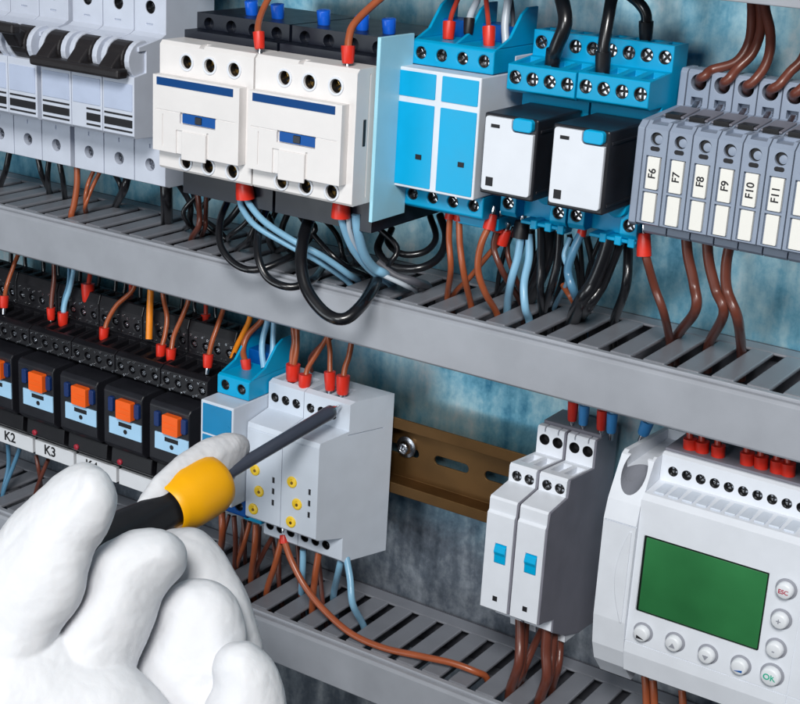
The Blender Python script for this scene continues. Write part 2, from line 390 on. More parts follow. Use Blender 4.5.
# ------------------------------------------------------------------ contactors
def contactor(x0, x1, label, tail):
    t = thing('contactor', label, 'contactor', (x0, 0, -137), 'white contactors'); w = x1-x0; z0 = 137
    zc = z0
    hx = [w*.30, w*.545, w*.80]
    cut = MB()
    holes(cut, [(x, -113.4+z0) for x in hx], -115, 3.5, 9); holes(cut, [(x, -165.6+z0) for x in hx], -115, 3.5, 9)
    if tail: cut.box(w-.8, w+2, -108, -106, -142+z0, -129+z0)
    mb = MB().prism([(-96, -104+z0), (-113, -104+z0), (-115, -106+z0), (-115, -170+z0), (-114, -171.3+z0), (-96, -171.3+z0)], .25, w-.25)
    cut.box(-2, w+2, -104.4, -103.9, -172+z0, -171+z0); cut.box(w*.42, w*.47, -116, -108, -105.5+z0, -100+z0); cut.box(w-.8, w+2, -104, -103.4, -168+z0, -107+z0)
    h = build('housing', mb, 'cream plastic', t, bevel=.6, cut=cut)
    for z in (-113.4, -165.6):
        for x in hx:
            screw(h, x, -110.8, z+z0, 3.3, 'brass', hr=3.5, dep=3.2)
            rg = MB(); n = 24
            q = [(x+4.6*math.cos(2*math.pi*i/n), z+z0+4.6*math.sin(2*math.pi*i/n)) for i in range(n)]
            cc = MB(); holes(cc, [(x, z+z0)], -118, 3.5, 9)
            build('screw_collar', MB().slab(q, -115.7, -114.8), 'white plastic', h, bevel=.25, cut=cc)
    # raised front field
    f = MB().box(1, w-4.2, -121, -114.9, -160.5+z0, -121+z0); c2 = MB()
    c2.box(3, w-6.5, -122, -120.6, -139.2+z0, -138.6+z0)                     # horizontal joint
    c2.box(w*.31, w*.69, -122, -119.4, -144.5+z0, -138.5+z0)                 # window recess
    c2.box(w*.27, w*.335, -122, -120.2, -162+z0, -148+z0); c2.box(w*.60, w*.62, -122, -120.2, -162+z0, -147+z0)
    c2.box(w*.12, w*.13, -122, -120.5, -158+z0, -141+z0)
    build('front_field', f, 'cream plastic', t, bevel=.5, cut=c2)
    # scalloped skirt tongues between the lower screws
    fl = MB().slab([(w*.34, -148+z0), (w*.60, -148+z0), (w*.60, -162.5+z0), (w*.34, -163+z0)], -121.9, -120.9)
    build('flap', fl, 'cream plastic', t, bevel=.35)
    build('stripe', MB().box(3.8, w-8.2, -121.35, -120.95, -126+z0, -122+z0), 'stripe blue', t, bevel=0)
    wd = build('window', MB().box(w*.33, w*.68, -120.4, -119.6, -144+z0, -139+z0), 'deep blue', t, bevel=.1)
    build('contact_carrier', MB().rrect(w*.47, w*.54, -143.4+z0, -139.6+z0, -120.9, -120.3, .5), 'dark navy plastic', wd, bevel=.2)
    if tail: build('side_slit', MB().box(w-.35, w-.05, -108, -106, -142+z0, -129+z0), 'ink', t, bevel=0)
    # black rear body with coil terminals above and below
    bb = MB().box(.6, w-.6, -96, -24, -188+z0, -100+z0).box(.6, w-.6, -86, -24, -99.9+z0, -91.5+z0)
    ct = MB(); hb = [w*q for q in (.14, .38, .62, .86)]
    holes(ct, [(x, -97+z0) for x in hb], -90, 3.4, 9)
    rb = build('rear_body', bb, 'dark navy plastic', t, bevel=.8, cut=ct)
    for xc in ((-511.5, -494) if not tail else (-464, -439.8, -423.5)):
        build('coil_screw_cap', MB().cyl((xc-x0, -70, -91.6+z0), (xc-x0, -71, -84+z0), 3.3, 3.7, n=16), 'cap blue', t, bevel=.5, smooth=True)
    for q in (.26, .50, .78):
        build('coil_screw_cap', MB().cyl((w*q, -72, -188+z0), (w*q, -73, -193+z0), 2.6, 2.9, n=16), 'cap blue', t, bevel=.5, smooth=True)
    return t
contactor(-536.5, -473.6, 'left white contactor with a blue stripe, next to the breakers', False)
contactor(-473.0, -410.4, 'right white contactor with a blue stripe and a black slit in its side', True)
t = build('partition_plate', MB().prism([(-101, -89.5), (-71, -89.5), (-71, -181), (-101, -181)], -409.6, -407.6), 'pale cyan plastic', bevel=.3)
tag(t, 'pale cyan plate standing between the white contactor and the blue interface module', 'plate')
# ------------------------------------------------------------------ blue interface modules
def interface(x0, ncol, z0w, label, names, split=True, h=60, fy=-82):
    P = 24.2; w = P*ncol; t = thing('interface_module', label, 'module', (x0, 0, z0w), 'blue and white interface modules')
    # housing white, terminals blue above and below. local z=0 at the top edge of the face
    build('housing', MB().prism([(-24, 8), (-50, 8), (-50, 0), (fy, 0), (fy, -h), (-50, -h), (-50, -h-8), (-24, -h-8)], 0, w), 'white plastic' if ncol > 1 else 'relay grey plastic', t, bevel=.6)
    wm = 'window blue' if ncol > 1 else 'small relay blue'
    for k in range(ncol):
        a, b = k*P+1.8, (k+1)*P-1.2
        if k: a += .6
        zs = ((-1.6, -14), (-17, -h+1.5)) if split else ((-1.6, -19.5), (-20.8, -h+1.5))
        for q, (za, zb) in enumerate(zs):
            build('window', MB().rrect(a, b, zb, za, fy-.45, fy+.2, .5), wm, t, bevel=.1)
        m = MB().box(a+12, a+15.5, fy-.8, fy-.4, -44.5, -42)
        build('mark', m, 'ink', t, bevel=.1)
    hx = [P*(i+.5)/2 for i in range(2*ncol)]
    for sg, zt, nm in ((1, 0.4, 'top'), (-1, -h-.4, 'bottom')):
        mb = MB(); cut = MB()
        if sg > 0: mb.prism([(-71, .4), (-71, 11.5), (-69, 12.6), (-30, 12.6), (-30, .4)], .3, w-.3)
        else: mb.prism([(-71, -h-.4), (-71, -h-11), (-69, -h-12.6), (-30, -h-12.6), (-30, -h-.4)], .3, w-.3)
        zc = 6.2 if sg > 0 else -h-5.5
        holes(cut, [(x, zc) for x in hx], -71, 3.1, 8)
        tb = build('terminal_block', mb, 'bright blue plastic' if ncol > 1 else 'deep blue' if sg < 0 else 'bright blue plastic', t, bevel=.6, cut=cut)
        for x in hx: screw(tb, x, -67.4, zc, 2.9, hr=3.1, dep=2.8)
        # raised partitions on the block
        if sg > 0:
            for x in [0.9]+[P*(k+1) for k in range(ncol)]:
                x = min(x, w-.9)
                mb = MB().prism([(-68, 12.5), (-56, 17), (-46, 28), (-40, 31), (-30, 31), (-30, 12.5)], x-.8, x+.8)
                build('partition', mb, 'bright blue plastic', t, bevel=.4)
            build('wire_funnel', MB().box(1, w-1, -44, -30, 12.5, 21), 'deep blue', t, bevel=.5)
        else:
            build('clamp_foot', MB().box(w*.55, w+3, -60, -30, -h-19, -h-12.7), 'bright blue plastic', t, bevel=.6)
    return t
tm = interface(-409.6, 2, -104.8, 'wide blue and white module with four terminals, left of the two relays', None)
sm = interface(-530.6, 1, -310.6, 'narrow blue module partly behind the gloved finger, left of the yellow-dial module', None, split=False, h=62, fy=-85)
# ------------------------------------------------------------------ stepped relay sockets
def socket(x0, w, z0w, label, m, scr, group, low=True, dz=0):
    t = thing('relay_socket', label, 'relay socket', (x0, 0, z0w), group)     # local z=0 at the middle-tier screws
    cut = MB(); cols = [w*(i+.5)/4 for i in range(4)]
    holes(cut, [(x, 15) for x in cols], -41, 3.3, 4); holes(cut, [(x, 0) for x in cols], -65, 3.3, 4)
    prof = [(-24, 21), (-41, 21), (-41, 8.5), (-65, 6.2), (-65, -6), (-62, -7.5), (-48, -7.5), (-48, -55), (-62, -55), (-62, -67.5), (-60, -70), (-24, -70)]
    # slots in the tier tops
    for x in cols:
        cut.box(x-2.9, x+2.9, -60, -45, 5, 12); cut.box(x-2.9, x+2.9, -37, -27, 17.5, 25)
    lowx = cols if low == 'all' else (cols[0], cols[3])
    if low: holes(cut, [(x, -63) for x in lowx], -62, 3.2, 4)
    if low is True:
        cut.box(cols[0]+4.6, cols[3]-4.6, -64, -53, -72, -57)
    b = build('base', MB().prism(prof, .3, w-.3), m, t, bevel=.45, cut=cut)
    for x in cols:
        screw(b, x, -38.2, 15, 3.0, scr, hr=3.3, dep=2.4); screw(b, x, -62.2, 0, 3.0, scr, hr=3.3, dep=2.4)
    if low:
        for x in lowx: screw(b, x, -59.2, -63, 2.9, scr, hr=3.2, dep=2.4)
    return t
GB = 'blue relay sockets side by side'
socket(-357.2, 37.6, -104.8, 'blue stepped socket on the left, touching the wide blue module', 'bright blue plastic', 'steel', GB)
socket(-319.2, 37.6, -104.4, 'blue stepped socket on the right, beside the grey numbered terminals', 'bright blue plastic', 'steel', GB)
for x0, lab in ((-357.2, 'left'), (-319.2, 'right')):
    t = [o for o in COL.objects if o.get('category') == 'relay socket' and lab in o['label'].split(',')[0]][0]
    # wire clips below
    c = MB()
    for q in (18, 26, 33): c.box(q, q+3.6, -62, -52, -73.5, -69)
    c.box(12, 37, -61, -50, -72, -70.2)
    build('wire_clip', c, 'bright blue plastic', t, bevel=.5)
    build('retaining_clip', MB().cyl((19+8, -66, -54), (19+8, -50, -53), 5.5, 6.5, n=18), 'bright blue plastic', t, bevel=1, smooth=True)
def relay(x0, label):
    t = thing('plug_in_relay', label, 'relay', (x0, 0, -137), 'dark relays with white faces'); z0 = 137
    bd = build('housing', MB().box(-1.6, 27.2, -93, -49, -157.2+z0, -118.4+z0), 'black plastic', t, bevel=.9)
    f = MB().rrect(0, 26, -155+z0, -119.6+z0, -95, -92.6, 1.4); cut = MB().rrect(14.2, 30, -125.4+z0, -112+z0, -99, -90, 2)
    build('face_plate', f, 'white plastic', t, bevel=.35, cut=cut)
    build('test_tab', MB().rrect(15.2, 25.4, -124.6+z0, -118.6+z0, -96, -91, 1.8), 'window blue', t, bevel=.5)
    build('mark', MB().box(3.4, 8, -95.3, -94.9, -124.6+z0, -123+z0), 'ink', t, bevel=0)
    build('mark', MB().box(2.6, 6.4, -95.3, -94.9, -152.6+z0, -148.4+z0), 'ink', t, bevel=0)
    for zr in (-154, -125): build('side_rib', MB().box(27.1, 27.7, -90, -52, zr+z0, zr+1.4+z0), 'black plastic', t, bevel=.2)
    return t
relay(-350.2, 'white-faced relay with a blue tab, touching the wide blue module')
relay(-313.6, 'white-faced relay with a blue tab, beside the grey terminal marked F6')
# ------------------------------------------------------------------ fuse terminals F6..F14
def fuse(x0, label):
    t = thing('fuse_terminal', label, 'terminal block', (x0, 0, -137), 'grey fuse terminals in a row'); z0 = 137; w = 11.65
    prof = [(-24, -93.6), (-36, -93.6), (-37.5, -95), (-37.5, -110.6), (-60, -112.6), (-66, -115), (-66, -158), (-70, -160.5), (-70, -166), (-68, -167.5), (-24, -167.5)]
    cut = MB(); cut.cyl((w/2, -42, -99+z0), (w/2, -26, -100+z0), 3.9, n=24); cut.box(3, w-3, -40, -33, -110.2+z0, -106.3+z0)
    b = build('base', MB().prism([(y, z+z0) for y, z in prof], .25, w-.25), 'terminal grey', t, bevel=.4, cut=cut)
    build('hole_shade', MB().cyl((w/2, -28, -99.7+z0), (w/2, -26.5, -99.8+z0), 3.8, n=20), 'hole shade', t, bevel=0)  # dark disc painting the shade at the bottom of the wire hole
    build('recess_shade', MB().box(2.2, w-2.2, -64, -56, -113.6+z0, -111.2+z0), 'hole shade', t, bevel=.2)  # dark block standing in for the shade of a recess
    lv = MB().prism([(-66.3, -113+z0), (-76, -113.2+z0), (-80, -116.5+z0), (-80, -160+z0), (-78, -161+z0), (-66.3, -161+z0)], .3, w-.3)
    c2 = MB(); holes(c2, [(w*.52, -120.6+z0)], -80, 3.0, 2.6); c2.cyl((w/2-1, -82, -125.2+z0), (w/2-1, -79.2, -125.2+z0), 1.1, n=10); c2.cyl((w/2+1, -82, -125.2+z0), (w/2+1, -79.2, -125.2+z0), 1.1, n=10)
    c2.box(2, w-2, -79, -68, -114.6+z0, -110+z0)
    c2.box(1.9, 9.6, -81, -78.4, -159.4+z0, -145.2+z0); c2.box(1.9, 9.6, -81, -78.4, -144.2+z0, -128.6+z0)
    build('lever', lv, 'terminal grey', t, bevel=.35, cut=c2)
    build('socket_shade', MB().cyl((w*.52, -78.4, -120.6+z0), (w*.52, -77.9, -120.6+z0), 2.9, n=20), 'hole shade', t, bevel=0)  # dark disc painting the shade inside the test socket
    build('pit_oval', MB().rrect(w/2-2.3, w/2+2.3, -126.2+z0, -124.2+z0, -80.15, -79.9, .9), 'ink', t, bevel=0)  # dark oval laid over the two small pits
    build('slide', MB().prism([(-44, -110.1+z0), (-63, -112+z0), (-63, -112.9+z0), (-44, -111+z0)], .8, w-.8), 'module side grey', t, bevel=.15)
    build('tester_socket', MB().cyl((w*.52+.9, -79.5, -120.9+z0), (w*.52+.9, -77.2, -120.9+z0), 2.0, n=20), 'terminal grey', t, bevel=.2, smooth=True)
    build('metal_clip', MB().prism([(-37.8, -107.4+z0), (-38.4, -107.4+z0), (-43, -110.4+z0), (-43, -111+z0), (-37.8, -110.2+z0)], w/2-.4, w/2+2.6), 'steel', t, bevel=.4)
    build('label_plate', MB().rrect(2.9, 8.8, -143.8+z0, -129+z0, -80.4, -78.3, .4), 'label beige', t, bevel=.15)
    build('label_plate', MB().rrect(2.9, 8.8, -159+z0, -145.6+z0, -80.4, -78.3, .4), 'label beige', t, bevel=.15)
    return t
XF = -275.3; f0 = None
WHICH = {6: 'first from the blue sockets', 7: 'second from the blue sockets', 8: 'third in the row', 9: 'fourth in the row', 10: 'fifth in the row', 11: 'sixth in the row'}
for i in range(9):
    n = 6+i; lab = ('grey fuse terminal with a white tag reading F%d, %s' % (n, WHICH[n])) if n in WHICH else 'grey fuse terminal cut off by the right frame edge, after F11'
    if f0 is None: t = f0 = fuse(XF, lab)
    else: t = copy_thing(f0, (XF+11.7*i, 0, -137), lab)
    if i < 7:
        lp = [c for c in t.children if c.name.startswith('label_plate')][0]
    TAGS = globals().setdefault('TAGS', []); TAGS.append((t, n))
for t, n in TAGS:
    if n <= 11: text(t, 'F%d' % n, 5.0, (5.9, -80.45, .5), rot=90)
t = thing('end_plate', 'smooth grey end plate closing the row before terminal F6', 'end plate', (-279, 0, -137))
build('plate', MB().prism([(-24, 43.6), (-36, 43.6), (-37.6, 42), (-38, 26), (-60, 24.6), (-76, 23.6), (-80, 20.5), (-80, -23.5), (-78, -25), (-64, -26), (-24, -26)], 0, 3.4), 'terminal grey', t, bevel=.4)
# ------------------------------------------------------------------ row of black relays K..
def krelay(xc, label):
    t = thing('relay_module', label, 'relay', (xc, 0, -339.5), 'black relays with orange levers'); z0 = 339.5; w = 37.2
    cols = [-w/2+w*(i+.5)/4 for i in range(4)]
    prof = [(-24, -284), (-38, -284), (-40, -290), (-40, -305), (-62, -307), (-65, -309), (-65, -321), (-62, -322), (-56, -322.5), (-56, -379), (-60, -381), (-60, -398), (-24, -398)]
    cut = MB()
    for x in cols:
        cut.box(x-2.7, x+2.7, -60, -44, -311, -300); cut.box(x-2.7, x+2.7, -36, -27, -291, -280)
        holes(cut, [(x, -315.5)], -65, 2.5, 4); holes(cut, [(x, -298.5)], -40, 2.5, 4)
    cut2 = MB(); cut2.v = [v+Vector((0, 0, z0)) for v in cut.v]; cut2.f = cut.f
    b = build('socket', MB().prism([(y, z+z0) for y, z in prof], -w/2+.25, w/2-.25), 'socket black', t, bevel=.5, cut=cut2)
    for x in cols:
        screw(b, x, -64.2, -315.5+z0, 1.5); screw(b, x, -39.2, -298.5+z0, 1.5)
        for q in (-1, 1):
            screw(b, x+q*2.2, -65.7, -310.6+z0+q*.4, .8, 'steel', False); screw(b, x+q*2.0, -40.7, -293.2+z0-q*.5, .8, 'steel', False)
            screw(b, x-q*3.4, -65.7, -319.6+z0+q*.5, .75, 'steel', False); screw(b, x+q*3., -40.7, -303.3+z0, .75, 'steel', False)
    h = build('housing', MB().prism([(-56.3, -323.5+z0), (-76, -324.5+z0), (-78, -327+z0), (-78, -362+z0), (-74, -366+z0), (-56.3, -366+z0)], -15.8, 15.8), 'black plastic', t, bevel=.8)
    build('lower_step', MB().prism([(-56.3, -367+z0), (-70, -368+z0), (-71, -378+z0), (-66, -381.5+z0), (-60.2, -381.5+z0)], -16.8, 16.8), 'socket black', t, bevel=.6)
    lv = MB(); 
    lv.rrect(-2.2, 10., -341.6+z0, -329.4+z0, -82, -77.5, 1.)
    c3 = MB(); [c3.box(-1, 9, -83, -81.75, -334.6-3.4*i+z0, -334.35-3.4*i+z0) for i in range(2)]
    build('lever', lv, 'orange plastic', t, bevel=.5, cut=c3)
    for x in (-8.6, 12.6):
        build('latch', MB().rrect(x-1.9, x+2.1, -339.4+z0, -329.8+z0, -80, -77.6, 1.2), 'navy latch', t, bevel=.4)
    lp = build('data_plate', MB().box(-10.6, 15.8, -78.9, -77.9, -354+z0, -343.2+z0), 'pale blue label', t, bevel=.2)
    build('mark', MB().box(-2.5, 8, -79.15, -78.8, -347.4+z0, -344.8+z0).cyl((3, -79.15, -350.3+z0), (3, -78.8, -350.3+z0), 1.5, n=12), 'ink', lp, bevel=0)
    build('led', MB().cyl((-9, -72, -376+z0), (-9, -70, -376+z0), 1.9, n=14), 'led red', t, bevel=.4, smooth=True)
    build('label_holder', MB().box(-17.4, 17.6, -63.2, -60.1, -396+z0, -385.6+z0), 'label white', t, bevel=.3)
    return t
KL = ['black relay with an orange lever at the left frame edge, tag reading K2', 'black relay with an orange lever above the tag reading K3', 'black relay with an orange lever, third from the left, its K4 tag behind the thumb', 'black relay with an orange lever, directly left of the one nearest the collar', 'black relay with an orange lever nearest the yellow collar']
k0 = None; XK = -673.2
for i in range(5):
    if k0 is None: k0 = krelay(XK+37.4*(i-1), KL[i]); t = k0
    else: t = copy_thing(k0, (XK+37.4*(i-1), 0, -339.5), KL[i])
    KT = globals().setdefault('KT', []); KT.append(t)
for i, t in enumerate(KT):
    if i < 3: text(t, 'K%d' % (i+2), 9.4, (-3.6, -63.4, -50.9))
tk = copy_thing(KT[0], (XK+37.4*-2, 0, -339.5), 'black relay with an orange lever cut off by the left frame edge, before K2')
[bpy.data.objects.remove(c) for c in list(tk.children) if c.name.startswith('lettering')]
# ------------------------------------------------------------------ white twin module with yellow dials
def dial_module():
    t = thing('monitoring_relay', 'white module with six yellow dials, touched by the screwdriver tip', 'module', (-506, 0, -339.5)); z0 = 339.5; W = 52
    for k in range(2):
        a, b = 26*k+.2, 26*(k+1)-.2; cut = MB()
        prof = [(-24, -301), (-50, -301), (-53.5, -302.5), (-53.5, -318.5), (-72, -322), (-72.6, -325), (-72.6, -381), (-71.5, -382.2), (-54.5, -385), (-54.5, -399.5), (-53, -401), (-24, -401)]
        hx = [a+4.6, a+12.4, a+20.2]
        holes(cut, [(x, -311.3+z0) for x in hx], -53.5, 2.9, 7); holes(cut, [(x, -393.2+z0) for x in hx], -54.5, 2.9, 7)
        for x in hx: cut.box(x-2.4, x+2.4, -50, -34, -306+z0, -298+z0)
        dx = a+6.2
        if k: pass
        for z in (-353.2, -360.2, -367.4): cut.box(a+19, a+20.8, -74, -71, z-1.9+z0, z+1.9+z0)
        cut.box(a+2, a+23, -73.5, -72.3, -325.8+z0, -325.4+z0)
        if k: cut.box(b-1, b+1, -54, -30, -321+z0, -320.5+z0)
        h = build('housing', MB().prism([(y, z+z0) for y, z in prof], a, b), 'relay grey plastic', t, bevel=.7, cut=cut)
        if k:                                   # the housing widens slightly toward its foot on the rail
            for v in h.data.vertices:
                if v.co.x/U > b-1.2: v.co.x += 17*U*max(0, min(1, (v.co.y/U+72.6)/48.6))
        for x in hx:
            screw(h, x, -50.8, -311.3+z0, 2.6, hr=2.9, dep=2.2); screw(h, x, -51.3, -393.2+z0, 2.4, 'dim steel', hr=2.9, dep=2.8)
        for z in (-353.2, -360.2, -367.4):
            build('indicator_slot', MB().box(a+19.1, a+20.7, -72.2, -71.4, z-1.8+z0, z+1.8+z0), 'ink', t, bevel=0)
        for x, z in ((6.4 if not k else 7.4, -350.4), (9.8 if not k else 11.5, -363), (5.9 if not k else 7.6, -375.4)):
            d = build('dial', MB().cyl((a+x, -73.3, z+z0), (a+x, -72.5, z+z0), 3.3, 3.5, n=26), 'yellow dial', t, bevel=.4, cut=MB().box(a+x-.4, a+x+.4, -75, -73, z-1.8+z0, z+1.8+z0), smooth=True)
            cap = build('knob_slot', MB().cyl((a+x+.3, -73.7, z+z0-.2), (a+x+.3, -73.2, z+z0-.2), .9, n=10), 'brass', d, bevel=0)
    # rounded foot hooks at the back edge of the right side
    return t
dm = dial_module()
# ------------------------------------------------------------------ slim white modules
def slim(x0, label):
    t = thing('slim_module', label, 'module', (x0, 0, -339.5), 'slim white modules with blue windows'); z0 = 339.5; w = 17.3
    fp = [(-26, -293), (-30, -293), (-30.8, -294), (-30.8, -308.5), (-58.5, -305.8), (-59.8, -307), (-59.8, -315.6), (-77.5, -317.8), (-78.5, -319), (-78.5, -325.4), (-80, -326.6), (-80, -381), (-79, -382), (-62, -385), (-62, -393), (-45, -394), (-43, -408), (-26, -409)]
    cut = MB()
    holes(cut, [(w*.28, -300.2+z0), (w*.74, -300.2+z0)], -31, 3.1, 5); holes(cut, [(w*.29, -312.0+z0), (w*.72, -312.0+z0)], -60, 2.9, 5)
    for x in (w*.28, w*.74):
        cut.box(x-.4, x+.4, -32, -26, -296+z0, -290+z0); cut.box(x-2.6, x+2.6, -52, -36, -311+z0, -305.5+z0)
    cut.box(w*.36, w*.76, -81, -79, -354+z0, -342.6+z0)
    f = build('front', MB().prism([(y, z+z0) for y, z in fp], .3, w-1.0), 'white plastic', t, bevel=.45, cut=cut)
    bp = [(-4, -292.6), (-30.2, -293.2), (-30.2, -308.9), (-58, -306.4), (-59.2, -316), (-77.8, -318.2), (-79.2, -327), (-79.2, -381.4), (-62.4, -385), (-62, -393.4), (-46, -402), (-28, -408), (-4, -410)]
    build('side_shell', MB().prism([(y, z+z0) for y, z in bp], w-.95, w+.1), 'module side grey', t, bevel=.2)
    for x in (w*.28, w*.74): screw(f, x, -26.6, -300.2+z0, 2.0, 'hole shade', hr=3.1, dep=4.0)  # upper screws coloured dark for the shade in their holes
    for x in (w*.29, w*.72): screw(f, x, -57.7, -312.0+z0, 2.7, hr=2.9, dep=1.8)
    build('mark', MB().box(w*.5-1.2, w*.5+1.5, -80.2, -79.8, -375.8+z0, -373+z0), 'ink', t, bevel=0)
    build('window', MB().prism([(-79, -343+z0), (-80.6, -343.6+z0), (-81.6, -347+z0), (-80.6, -349+z0), (-80.2, -353.6+z0), (-79, -353.6+z0)], w*.37, w*.75), 'window blue', t, bevel=.3)
    return t
slim(-340.6, 'slim white module with a blue window, the left one of the two')
slim(-322.6, 'slim white module with a blue window, the right one beside the white controller')
t = thing('rear_terminal_body', 'dark grey terminal body behind the slim white modules', 'module', (-340, 0, -339.5))
build('housing', MB().prism([(-3, 48), (-25, 48), (-25.5, -66), (-22, -69), (-3, -70)], 0, 34.6), 'module side grey', t, bevel=.6)
# ------------------------------------------------------------------ controller with display
def controller():
    t = thing('logic_controller', 'large white controller with a green display and round buttons', 'controller', (-274, 0, -339.5)); z0 = 339.5; W = 150
    zz = lambda p: [(y, z+z0) for y, z in p]
    body = zz([(-4, -276.5), (-58, -276.5), (-60, -277.5), (-60, -291), (-77, -292.5), (-80, -295), (-80, -300.6), (-80.6, -378), (-78, -389.5), (-58, -391), (-4, -391)])
    cut = MB(); hx = [24.0+7.25*i for i in range(12)]
    holes(cut, [(x, -285.2+z0) for x in hx], -60, 2.6, 6, n=24)
    for x in hx: cut.box(x-2.4, x+2.4, -52, -34, -280+z0, -270+z0)
    cut.box(21, 85, -82, -79.6, -354+z0, -312.8+z0)                                 # display recess
    cut.prism(zz([(-90, -306.5), (-80.2, -306.5), (-80.2, -307.1), (-90, -307.1)]), 4, W)   # cover joints
    cut.prism(zz([(-90, -371.4), (-80.1, -371.4), (-80.1, -371.9), (-90, -371.9)]), 12, W)
    cut.box(101.5, 102.1, -90, -80.1, -377+z0, -300+z0)
    b = build('housing', MB().prism(body, 17.5, W), 'white plastic', t, bevel=.5, cut=cut)
    for x in hx: screw(b, x, -57.4, -285.2+z0, 2.0, 'steel', hr=2.6, dep=2.4)
    for i, x in enumerate(hx[:10]):      # ribs on the ledge
        build('ledge_rib', MB().box(x-2.6, x+2.6, -75, -62, -292.3+z0, -291.2+z0), 'relay grey plastic', t, bevel=.3)
    # left cheek with the curved scoop
    ck = zz([(-4, -281), (-22, -280.5), (-66, -277.5), (-69, -279), (-80, -299), (-80.8, -302), (-82.6, -309), (-82.6, -362), (-80.4, -379), (-76, -390), (-66, -401.5), (-62, -401.5), (-58, -394), (-4, -394)])
    cut = MB()
    import math as _m
    # scoop: a slanted round-ended trough opening upward
    cut.cyl((9.2, -82, -290.5+z0), (9.2, -36, -267+z0), 6.4, n=28)
    cut.box(2.6, 16.0, -68, -18, -286+z0, -268+z0)
    cut.prism(zz([(-90, -309), (-81.7, -309), (-81.7, -309.8), (-90, -309.8)]), 1, 19)
    q = MB()
    c = build('cheek', MB().prism(ck, 0, 17.4), 'white plastic', t, bevel=.8, cut=cut, seg=3)
    c.data.materials.append(MATS['scoop shade']); A = Vector((9.2, -82, -290.5+z0)); dr = (Vector((9.2, -36, -267+z0))-A).normalized()  # shade and reflection in the scoop painted as grey faces
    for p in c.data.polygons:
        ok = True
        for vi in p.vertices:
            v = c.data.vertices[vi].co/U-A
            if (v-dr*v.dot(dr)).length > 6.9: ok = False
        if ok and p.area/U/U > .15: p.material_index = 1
    # curved grip groove on the cheek: a lens shaped raised rib
    n = 14; P = []
    for i in range(n+1):
        a = i/n; P.append((14.6-5.4*_m.sin(_m.pi*a), -312-50*a+z0))
    P2 = [(15.6, -362+z0), (15.6, -312+z0)]
    build('grip_rib', MB().slab(P+P2, -83.3, -82.4), 'white plastic', t, bevel=.35)
    # display
    rim = build('display', MB().rrect(21.3, 84.7, -353.8+z0, -313+z0, -80, -79.55, .6), 'lcd rim', t, bevel=0)
    build('screen', MB().rrect(22.6, 84.2, -353+z0, -313.6+z0, -80.35, -79.9, .5), 'lcd green', rim, bevel=.1)
    # buttons
    B = [(26.7, -364.1, '*'), (43.7, -363.5, '<'), (61, -363.9, '>'), (77.8, -363.8, '='), (93.3, -363.2, 'OK'), (93.3, -349, '-'), (93.6, -333.5, '+'), (93.8, -317.8, 'ESC')]
    for x, z, s in B:
        r = 4.3 if s != 'OK' else 5.0
        ring = build('button_well', MB().cyl((x, -80.9, z+z0), (x, -80.3, z+z0), r+.9, n=30), 'faint ink', t, bevel=.2, smooth=True)
        bt = build('button', MB().cyl((x-.2, -84.2, z+z0-.2), (x, -80.6, z+z0), r-.5, r, n=30), 'button white', t, bevel=.7, smooth=True)
        if s == 'OK': text(bt, 'OK', 4.2, (x-.2, -84.3, z+z0-.2), 'green ink')
        elif s == 'ESC': text(bt, 'ESC', 3.0, (x-.2, -84.3, z+z0-.4), 'red ink')
        elif s in '-+': text(bt, s, 4.4, (x-.2, -84.3, z+z0-.2), 'faint ink')
        elif s == '*': build('symbol', MB().slab([(x-2, z+z0-.6), (x+2, z+z0-2.2), (x-2, z+z0-2.2)], -84.45, -84.2), 'ink', bt, bevel=0)
        elif s == '=': build('symbol', MB().slab([(x-2, z+z0-2), (x+2, z+z0-2), (x+2, z+z0-.8)], -84.45, -84.2), 'deep blue', bt, bevel=0)
        else: build('symbol', MB().slab([(x-1.6, z+z0+.6), (x+1.6, z+z0+.6), (x, z+z0-1.8)] if s == '>' else [(x-1.6, z+z0-1.6), (x+1.6, z+z0-1.6), (x, z+z0+.8)], -84.45, -84.2), 'faint ink', bt, bevel=0)
    build('foot', MB().box(4, W, -56, -4, -398+z0, -391.2+z0), 'module side grey', t, bevel=.4)
    # terminal cover behind the strip
    build('terminal_cover', MB().box(17.6, W, -57, -10, -276.3+z0, -275+z0), 'module side grey', t, bevel=.2)
    return t
controller()
